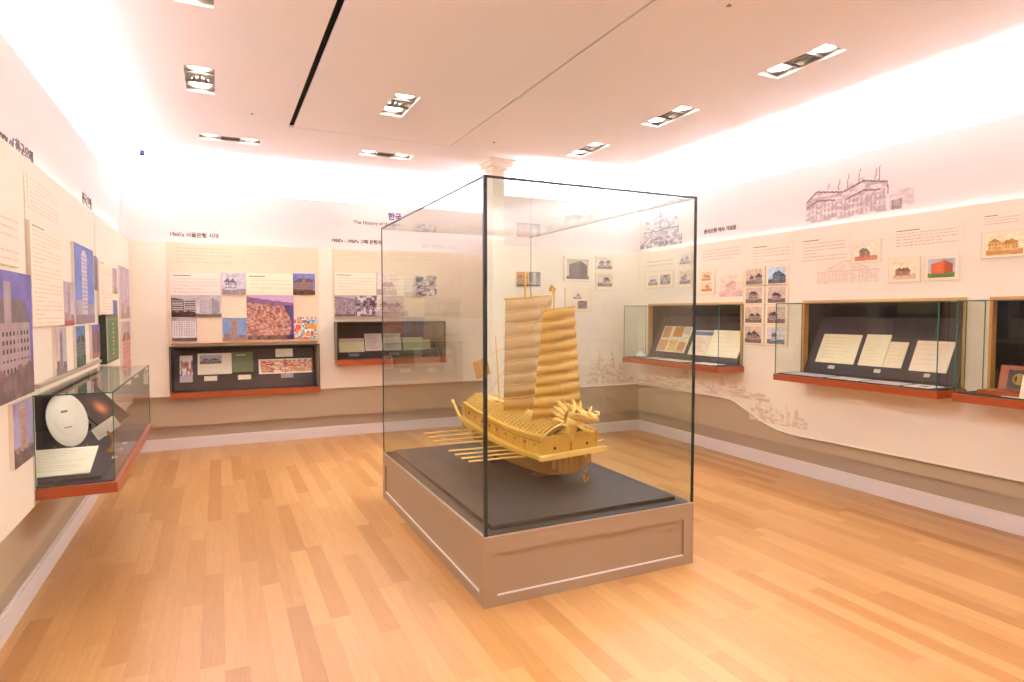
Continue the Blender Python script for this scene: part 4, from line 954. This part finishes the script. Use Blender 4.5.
lb(MB().box(-.285, .285, -.055, -.012, .200, .232), 'bow_beam', M_goldl, bevel=.003)
# side walls of the fighting deck
WH = .125
for sd in (-1, 1):
    mb = MB(); seg = np.linspace(0, 1.2, 15)
    for a, b_ in zip(seg, seg[1:]):
        xa, xb = sd*(hw(a)-.012), sd*(hw(b_)-.012); w2 = sd*.014
        za, zb_ = zr(a)+.012, zr(b_)+.012; ta, tb = zr(a)+WH*(1-.1*a), zr(b_)+WH*(1-.1*b_)
        v = [(xa-w2, a, za), (xa, a, za), (xa, a, ta), (xa-w2, a, ta), (xb-w2, b_, zb_), (xb, b_, zb_), (xb, b_, tb), (xb-w2, b_, tb)]
        mb.add(v, [(0, 1, 2, 3), (7, 6, 5, 4), (0, 4, 5, 1), (1, 5, 6, 2), (2, 6, 7, 3), (3, 7, 4, 0)])
        v = [(xa+w2*.7, a, ta-.006), (xa+w2*.7, a, ta+.010), (xa-w2*1.2, a, ta+.010), (xa-w2*1.2, a, ta-.006), (xb+w2*.7, b_, tb-.006), (xb+w2*.7, b_, tb+.010), (xb-w2*1.2, b_, tb+.010), (xb-w2*1.2, b_, tb-.006)]
        mb.add(v, [(0, 3, 2, 1), (7, 4, 5, 6), (0, 4, 7, 3), (1, 5, 4, 0), (2, 6, 5, 1), (3, 7, 6, 2)])
        mb.box(xa-abs(w2)*.3, xa+abs(w2)*.5 if sd > 0 else xa+abs(w2)*.3, a-.004, a+.004, za, ta) if sd > 0 else mb.box(xa-abs(w2)*.5, xa+abs(w2)*.3, a-.004, a+.004, za, ta)
    for s in np.linspace(.02, 1.18, 30):
        xa = sd*(hw(s)-.010); mb.box(xa-.002, xa+.004 if sd > 0 else xa+.002, s-.003, s+.003, zr(s)+.014, zr(s)+WH*(1-.1*s)) if sd > 0 else mb.box(xa-.004, xa+.002, s-.003, s+.003, zr(s)+.014, zr(s)+WH*(1-.1*s))
    wl = lb(mb, 'side_wall', M_gold)
    mq = MB(); mq.tube([(sd*(hw(s)-.008), s, zr(s)+.092) for s in np.linspace(0, 1.2, 14)], .0045, 5); o = mq.build('moulding', M_goldd, None); o.parent = wl
    for s in np.linspace(.10, 1.08, 9):
        x = sd*(hw(s)-.012+.002); z = zr(s)+.065
        m_ = MB(); m_.tube([(x-sd*.004, s, z), (x+sd*.003, s, z)], .0105, 12); o = m_.build('gun_port', M_black, None); o.parent = wl
# bow wall
mb = MB().box(-.226, .226, -.004, .010, .228, .335).box(-.235, .235, -.010, .012, .330, .346).box(-.235, -.222, -.010, .012, .228, .35).box(.222, .235, -.010, .012, .228, .35).box(-.235, .235, -.008, .012, .292, .300)
bwall = lb(mb, 'bow_wall', M_gold, bevel=.001)
for x in (-.14, .14):
    m_ = MB(); m_.tube([(x, -.0055, .262), (x, -.0035, .262)], .010, 12); o = m_.build('gun_port', M_black, None); o.parent = bwall
m_ = MB().box(-.010, .006, -.0065, -.0042, .235, .292); o = m_.build('door_slit', M_goldd, None); o.parent = bwall
lb(MB().box(-.150, .150, 1.196, 1.210, zr(1.2)-.12, zr(1.2)+.12), 'stern_wall', M_gold)
# curved ribbed roof
def zroof(s, u): # u -1..1
    e = zr(s)+WH*(1-.1*s)-.012; return e+.075*(1-abs(u)**2.0)
mb = MB(); seg = np.linspace(.0, 1.2, 15); nu = 11; VV = []
for s in seg:
    for k in range(nu): u = -1+2*k/(nu-1); VV.append((u*(hw(s)-.02), s, zroof(s, u)))
mb.add(VV, [(i*nu+k, i*nu+k+1, (i+1)*nu+k+1, (i+1)*nu+k) for i in range(len(seg)-1) for k in range(nu-1)])
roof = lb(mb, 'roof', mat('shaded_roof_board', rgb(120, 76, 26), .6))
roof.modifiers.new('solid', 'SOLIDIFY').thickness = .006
for s in np.linspace(.03, 1.17, 26):
    mb = MB(); mb.tube([(u*(hw(s)-.018), s, zroof(s, u)+.010) for u in np.linspace(-1, 1, 9)], .0095, 5)
    o = mb.build('roof_rib', M_goldl, None); o.parent = roof
mb = MB()
for sd in (-1, 1):
    for s in np.linspace(.04, 1.18, 40):
        x = sd*(hw(s)-.035); z = zroof(s, .85); mb.tube([(x, s, z-.004), (x-sd*.012, s, z+.055)], [.0048, .002], 5)
for sd in (-1, 1):
    for s in np.linspace(.06, 1.18, 44):
        x = sd*(hw(s)-.10); z = zroof(s, .5); mb.tube([(x, s, z-.004), (x-sd*.010, s, z+.050)], [.0048, .002], 5)
sp_ = mb.build('roof_spikes', M_goldl, None); sp_.parent = roof
lb(MB().box(-.018, .018, .02, 1.18, zroof(.2, 0)+.002, zroof(.2, 0)+.014).box(-.03, .03, .55, .9, zroof(.9, 0)-.01, zroof(.9, 0)+.02), 'ridge_beam', M_gold)
# tail horns at the stern
for sd in (-1, 1):
    mb = MB(); mb.tube([(sd*.10, 1.02, .16), (sd*.125, 1.18, .235), (sd*.135, 1.28, .305), (sd*.14, 1.36, .395), (sd*.14, 1.39, .425)], [.012, .014, .013, .011, .013], 8)
    lb(mb, 'stern_horn', M_goldl, smooth=True)
lb(MB().tube([(-.14, 1.34, .375), (.14, 1.34, .375)], .006, 6), 'stern_bar', M_goldd)
lb(MB().box(-.012, .012, 1.20, 1.27, .10, .33), 'rudder', M_goldd)
# oars
for sd in (-1, 1):
    for i, s in enumerate((.20, .30, .40, .50, .66, .76, .86, .96)):
        x0 = sd*(hw(s)-.01); z0 = zr(s)-.028; z1 = z0+.002
        mb = MB(); mb.tube([(x0, s, z0), (sd*(hw(s)+.20), s+.075, z0-.006)], [.006, .006], 6)
        mb.tube([(sd*(hw(s)+.16), s+.06, z0-.005), (sd*(hw(s)+.22), s+.085, z0-.007), (sd*(hw(s)+.36), s+.14, z0-.012)], [.006, .011, .013], 8, flat=.45)
        lb(mb, 'oar', M_goldl)
# anchor hanging at the bow
mb = MB(); x = .075; y = -.075
mb.tube([(x, y+.02, .20), (x, y, .19), (x, y, .045)], .005, 6).tube([(x-.035, y, .065), (x-.026, y, .035), (x, y, .022), (x+.026, y, .035), (x+.035, y, .065)], [.004, .009, .010, .009, .004], 6)
mb.tube([(x-.02, y-.01, .10), (x, y, .06), (x, y, .02)], [.008, .012, .012], 6).tube([(x, y-.035, .060), (x, y-.02, .035), (x, y, .025), (x, y+.02, .035), (x, y+.035, .060)], [.004, .008, .009, .008, .004], 6)
lb(mb, 'anchor', M_goldd)
# dragon head
NK = empty('tmp', (0, 0, 0)); bpy.data.objects.remove(NK)
mb = MB()
hx, hy, hz = -.005, -.02, .43
mb.tube([(0, .05, .30), (0, .02, .35), (0, -.005, .395), (0, -.02, .425), (0, -.035, .445)], [.040, .045, .043, .047, .05], 14)
mb.tube([(.0, .035, .445), (.012, -.005, .470), (.028, -.04, .478), (.048, -.085, .466), (.066, -.125, .455), (.080, -.155, .456), (.088, -.172, .446)], [.030, .056, .056, .040, .036, .036, .016], 14, flat=.80)
mb.tube([(.015, -.01, .425), (.032, -.05, .404), (.050, -.09, .380), (.068, -.13, .362), (.076, -.145, .370)], [.040, .036, .028, .022, .008], 12, flat=.55)
mb.tube([(.05, -.09, .402), (.066, -.125, .392), (.080, -.15, .398)], [.014, .012, .004], 8, flat=.5)
dh = lb(mb, 'dragon_head', M_goldl, smooth=True)
def sub(mbx, name, m, par=dh, **k):
    o = mbx.build(name, m, None, **k); o.parent = par; return o
def hp(a, b_, z): # head frame: a = sideways, b_ = forward along the snout
    return (a+(-b_)*.52 if b_ < 0 else a, b_, z)
for sd in (-1, 1):
    sub(MB().tube([hp(sd*.03, .0, .50), hp(sd*.055, .035, .535), hp(sd*.062, .07, .550), hp(sd*.055, .115, .545)], [.015, .012, .009, .003], 7), 'horn', M_goldl)
    sub(MB().lathe([(.001, -.014), (.011, -.009), (.014, 0), (.011, .009), (.001, .014)], hp(sd*.042, -.07, .500), 10), 'eye', M_goldd)
    mb = MB()
    for (y0, z0, y1, z1, r) in ((.01, .47, .11, .52, .020), (.02, .445, .12, .475, .020), (.02, .42, .115, .43, .018), (.015, .39, .10, .38, .017), (.0, .49, .06, .565, .017), (-.03, .50, -.01, .560, .013), (-.09, .485, -.085, .525, .011), (.02, .355, .09, .325, .015), (0, .40, .05, .35, .014)):
        mb.tube([hp(sd*.036, y0, z0), hp(sd*.058, (y0+y1)/2, (z0+z1)/2+.006), hp(sd*.066, y1, z1)], [r, r*.8, .002], 6)
    mb.tube([hp(sd*.026, -.155, .470), hp(sd*.042, -.145, .490), hp(sd*.034, -.125, .495)], [.012, .010, .004], 6)
    mb.tube([hp(sd*.034, -.05, .475), hp(sd*.052, -.08, .482), hp(sd*.036, -.12, .475)], [.010, .013, .006], 6)
    for i in range(6): mb.tube([hp(sd*.026, -.06-i*.02, .436), hp(sd*.026, -.06-i*.02, .414)], [.006, .001], 5)
    for i in range(5): mb.tube([hp(sd*.020, -.06-i*.02, .392-i*.006), hp(sd*.020, -.06-i*.02, .412-i*.006)], [.005, .001], 5)
    sub(mb, 'mane', M_goldl)
mb = MB()
for i in range(7): mb.tube([hp(0, .05-i*.02, .455+min(i, 4)*.012), hp(0, .07-i*.02, .545-i*.003)], [.014, .002], 6)
sub(mb, 'crest', M_goldl)
# masts, yards, sails
def zs(z): return z-DZ
def mast(x, y, z1, lean, r=.009, z0=.30, name='mast'):
    mb = MB(); mb.tube([(x, y, z0), (x+lean[0]*.5, y+lean[1]*.5, (z0+z1)/2), (x+lean[0], y+lean[1], z1)], [r*1.3, r, r*.7], 8); return lb(mb, name, M_goldl)
def sail(cx, cy, z0, z1, wl0, wl1, wr0, wr1, n, rise, ang, m, bulge, name='sail'):
    """n pleats; left/right edges relative to cx at bottom (0) and top (1)"""
    d = Vector((math.cos(ang), math.sin(ang), 0)); nrm = Vector((math.sin(ang), -math.cos(ang), 0))
    nu, per = 13, 6; V = []; rows = n*per+1
    for j in range(rows):
        t = j/(rows-1); f = (j % per)/per; bl = math.sin(PI*f)**.7*bulge if j % per else 0
        for i in range(nu):
            u = i/(nu-1); a = (wl0+(wl1-wl0)*t); b_ = (wr0+(wr1-wr0)*t)
            sc = 1+.03*math.sin(PI*f); px = (a+(b_-a)*u)*sc
            z = z0+(z1-z0)*t+rise*(px)*(.25+.75*t)+.004*math.sin(7*u+3*j/per)
            pb = bl*(.5+.5*math.sin(PI*u))+.012*math.sin(PI*u)
            V.append(Vector((cx, cy, z))+d*px+nrm*pb)
    mb = MB(); mb.add(V, [(j*nu+i, j*nu+i+1, (j+1)*nu+i+1, (j+1)*nu+i) for j in range(rows-1) for i in range(nu-1)])
    so = lb(mb, name, m, smooth=True)
    for k in range(n+1):
        j = k*per; pts = [V[j*nu+i]+nrm*.004 for i in (0, 4, 8, 12)]
        q = MB(); ext = (pts[-1]-pts[0]).normalized()*.012; q.tube([pts[0]-ext]+pts+[pts[-1]+ext], .0042 if k < n else .0065, 6)
        o = q.build('batten', M_gold, None); o.parent = so
    return so
mast(.0, .20, zs(1.70), (.0, -.01)); mast(-.0, .52, zs(1.845), (-.01, .0), .010)
sail(.0, .175, zs(.84), zs(1.575), -.195, -.10, .215, .150, 10, .13, math.radians(-4), M_sail, .032)
sail(-.0, .50, zs(.86), zs(1.66), -.205, -.190, .19, .20, 9, .10, math.radians(-4), M_sail2, .022)
# pennants
def flag(x, y, z, w_, h_, ang, tilt=0, par=None):
    d = Vector((math.cos(ang)*math.cos(tilt), math.sin(ang), math.sin(tilt))); up = Vector((-math.sin(tilt)*.9, 0, math.cos(tilt)))
    V = []
    for j in range(5):
        for i in range(7): V.append(Vector((x, y, z))+d*w_*i/6+up*h_*j/4+Vector((0, .008*math.sin(i*1.3), 0)))
    mb = MB(); mb.add(V, [(j*7+i, j*7+i+1, (j+1)*7+i+1, (j+1)*7+i) for j in range(4) for i in range(6)])
    o = lb(mb, 'flag', mat('straw_flag', rgb(206, 150, 62), .6, noise=.1)); o.modifiers.new('solid', 'SOLIDIFY').thickness = .002; return o
flag(-.0, .19, zs(1.675), -.05, .045, 0, -.5)
# stern flag pole with a slanted spar
lb(MB().tube([(-.045, .80, .33), (-.065, .80, .66), (-.09, .80, .97)], [.007, .006, .004], 6), 'flag_pole', M_goldl)
lb(MB().tube([(-.02, .82, .875), (-.26, .84, .755)], .004, 5), 'flag_spar', M_goldl)
flag(-.115, .83, .685, -.125, .135, 0, .32)
# rigging
lb(MB().tube([(0, .2, zs(1.66)), (-.10, .86, .55)], .0012, 4).tube([(0, .52, zs(1.80)), (0, -.02, .36)], .0012, 4), 'rigging', M_goldd)
# cradle
cr = empty('ship_cradle', (2.02, 3.9, DZ)); tag(cr, 'dark wooden cradle blocks carrying the ship model on the dark deck', 'cradle')
def l2w(x, y): return (2.10+x*math.cos(TH)-y*math.sin(TH), 3.50+x*math.sin(TH)+y*math.cos(TH))
for s in (.26, .80):
    mb = MB(); a = l2w(-.11, s); d = Vector((math.cos(TH), math.sin(TH), 0)); n = Vector((-math.sin(TH), math.cos(TH), 0))
    mb.obox(Vector((*a, DZ)), d, n, (0, 0, 1), .22, .06, .022).obox(Vector((*l2w(-.05, s+.01), DZ+.022)), d, n, (0, 0, 1), .10, .04, .026)
    mb.build('block', M_stand, cr, bevel=.003)

# ------------------------------------------------------------------ ceiling fixtures
WARM = (.94, 1, .95)
pos_names = {0: 'nearest of the row of three right-hand ceiling lights', 1: 'middle of the row of three right-hand ceiling lights', 2: 'farthest of the row of three right-hand ceiling lights',
             3: 'twin ceiling light at upper left, above the left wall case', 4: 'bright twin ceiling light inside the outlined ceiling panel', 5: 'ceiling light cut by the top edge of the view',
             6: 'ceiling light near the back left corner, turned crosswise', 7: 'crosswise ceiling light before the back wall, left of the glass case',
             8: 'ceiling light inside the outlined panel, just behind the viewpoint', 9: 'right-hand row ceiling light nearest behind the viewpoint',
             10: 'left-hand ceiling light nearest behind the viewpoint', 11: 'right-hand row ceiling light toward the front wall', 12: 'left-hand ceiling light toward the front wall', 13: 'ceiling light by the front wall, inside the outlined panel'}
for i, (x, y, o) in enumerate(LIGHTS):
    c = empty('recessed_ceiling_light', (x, y, CZ)); tag(c, pos_names[i], 'ceiling light', 'recessed ceiling lights')
    def T(a, b_): return (a, b_) if not o else (b_, a)
    def bb(mb, a0, a1, b0, b1, z0, z1):
        p, q = T(a0, b0), T(a1, b1); mb.box(x+p[0], x+q[0], y+p[1], y+q[1], z0, z1)
    f = MB(); W, L, t = LW_/2, LL_/2, .012
    bb(f, -W-t, -W, -L-t, L+t, CZ-.006, CZ-.0005); bb(f, W, W+t, -L-t, L+t, CZ-.006, CZ-.0005); bb(f, -W, W, -L-t, -L, CZ-.006, CZ-.0005); bb(f, -W, W, L, L+t, CZ-.006, CZ-.0005)
    for s in (-1, 1): bb(f, -W, W, s*.095-.008, s*.095+.008, CZ-.003, CZ+.012)
    f.build('frame', M_fix, c)
    h = MB(); bb(h, -W-.004, -W, -L, L, CZ+.0, CZ+.14); bb(h, W, W+.004, -L, L, CZ+.0, CZ+.14); bb(h, -W, W, -L-.004, -L, CZ+.0, CZ+.14); bb(h, -W, W, L, L+.004, CZ+.0, CZ+.14); bb(h, -W, W, -L, L, CZ+.14, CZ+.15)
    h.build('housing', M_fixd, c)
    g_ = MB(); 
    for k in range(3): bb(g_, -.05+.04*k, -.03+.04*k, -.085, .085, CZ+.012, CZ+.03)
    g_.build('baffle', M_fix, c)
    for s in (-1, 1):
        p = T(0, s*.185); r = MB().lathe([(.055, .035), (.090, .008), (.094, .008), (.06, .045)], (x+p[0], y+p[1], CZ), 20); r.build('reflector', M_metal, c, smooth=True)
        MB().lathe([(.001, .012), (.074, .012), (.06, .05), (.001, .05)], (x+p[0], y+p[1], CZ), 20).build('lamp', M_lamp, c)
        wash = s > 0 and (x < .5 or x > 3 or o)
        l = bpy.data.lights.new('spot', 'SPOT'); l.energy = (20 if o else 92) if wash else 20; l.color = WARM; l.spot_size = math.radians(84 if wash else 110); l.spot_blend = .9; l.shadow_soft_size = .05
        lo = bpy.data.objects.new('downlight_spot', l); C.objects.link(lo); lo.location = (x+p[0], y+p[1], CZ-.012)
        a_ = math.radians(46 if wash else 8)
        lo.rotation_euler = (a_, 0, 0) if o else ((0, -a_, 0) if x < .5 else ((0, a_, 0) if x > 3 else (0, 0, 0)))
s_ = MB().lathe([(.13, CZ-.001), (.13, CZ-.007), (.118, CZ-.011), (.001, CZ-.011)], (1.40, 3.77, 0), 36)
o_ = s_.build('ceiling_speaker', M_grey, smooth=False); tag(o_, 'round beige speaker grille flush in the ceiling', 'speaker')
for (px_, py_, l_) in ((252, 111, 'tiny sprinkler in the ceiling right of the upper left ceiling light'), (494, 140, 'tiny sprinkler in the ceiling above the glass case corner'), (729, 1, 'tiny sprinkler at the top edge of the view')):
    p = on(2, CZ, px_, py_); tag(MB().lathe([(.022, CZ-.001), (.02, CZ-.006), (.008, CZ-.008), (.008, CZ-.025), (.016, CZ-.027), (.001, CZ-.029)], (p.x, p.y, 0), 16).build('sprinkler', M_fix), l_, 'sprinkler', 'ceiling sprinklers')
c = empty('security_camera', (-.74, 7.6, CZ)); tag(c, 'small security camera hanging from ceiling in the back left corner', 'camera')
MB().lathe([(.035, CZ-.001), (.035, CZ-.012), (.012, CZ-.016), (.012, CZ-.05)], (-.74, 7.6, 0), 16).build('mount', M_cameraw, c)
MB().tube([(-.84, 7.57, CZ-.06), (-.70, 7.59, CZ-.075)], [.030, .030], 14).build('housing', M_cameraw, c)
MB().tube([(-.70, 7.59, CZ-.075), (-.66, 7.596, CZ-.079)], [.034, .030], 14).build('lens', M_cameral, c)
# small projector spotlights on the ledge of right wall (behind the viewpoint, mirrored in the glass)
for y, l_ in ((-.46, 'nearest'), (-1.85, 'middle'), (-3.1, 'farthest')):
    c = empty('ledge_spotlight', (XR-.04, y, TOPW)); tag(c, l_+' of three small spotlights on top of right wall, mirrored in the case glass', 'spotlight', 'ledge spotlights')
    MB().box(XR-.03, XR+.03, y-.02, y+.02, TOPW, TOPW+.01).tube([(XR, y, TOPW+.01), (XR-.07, y, TOPW+.06)], .008, 6).build('clamp', M_ink, c)
    MB().tube([(XR-.05, y, TOPW+.07), (XR-.11, y, TOPW-.01)], [.03, .045], 14).build('head', M_ink, c)
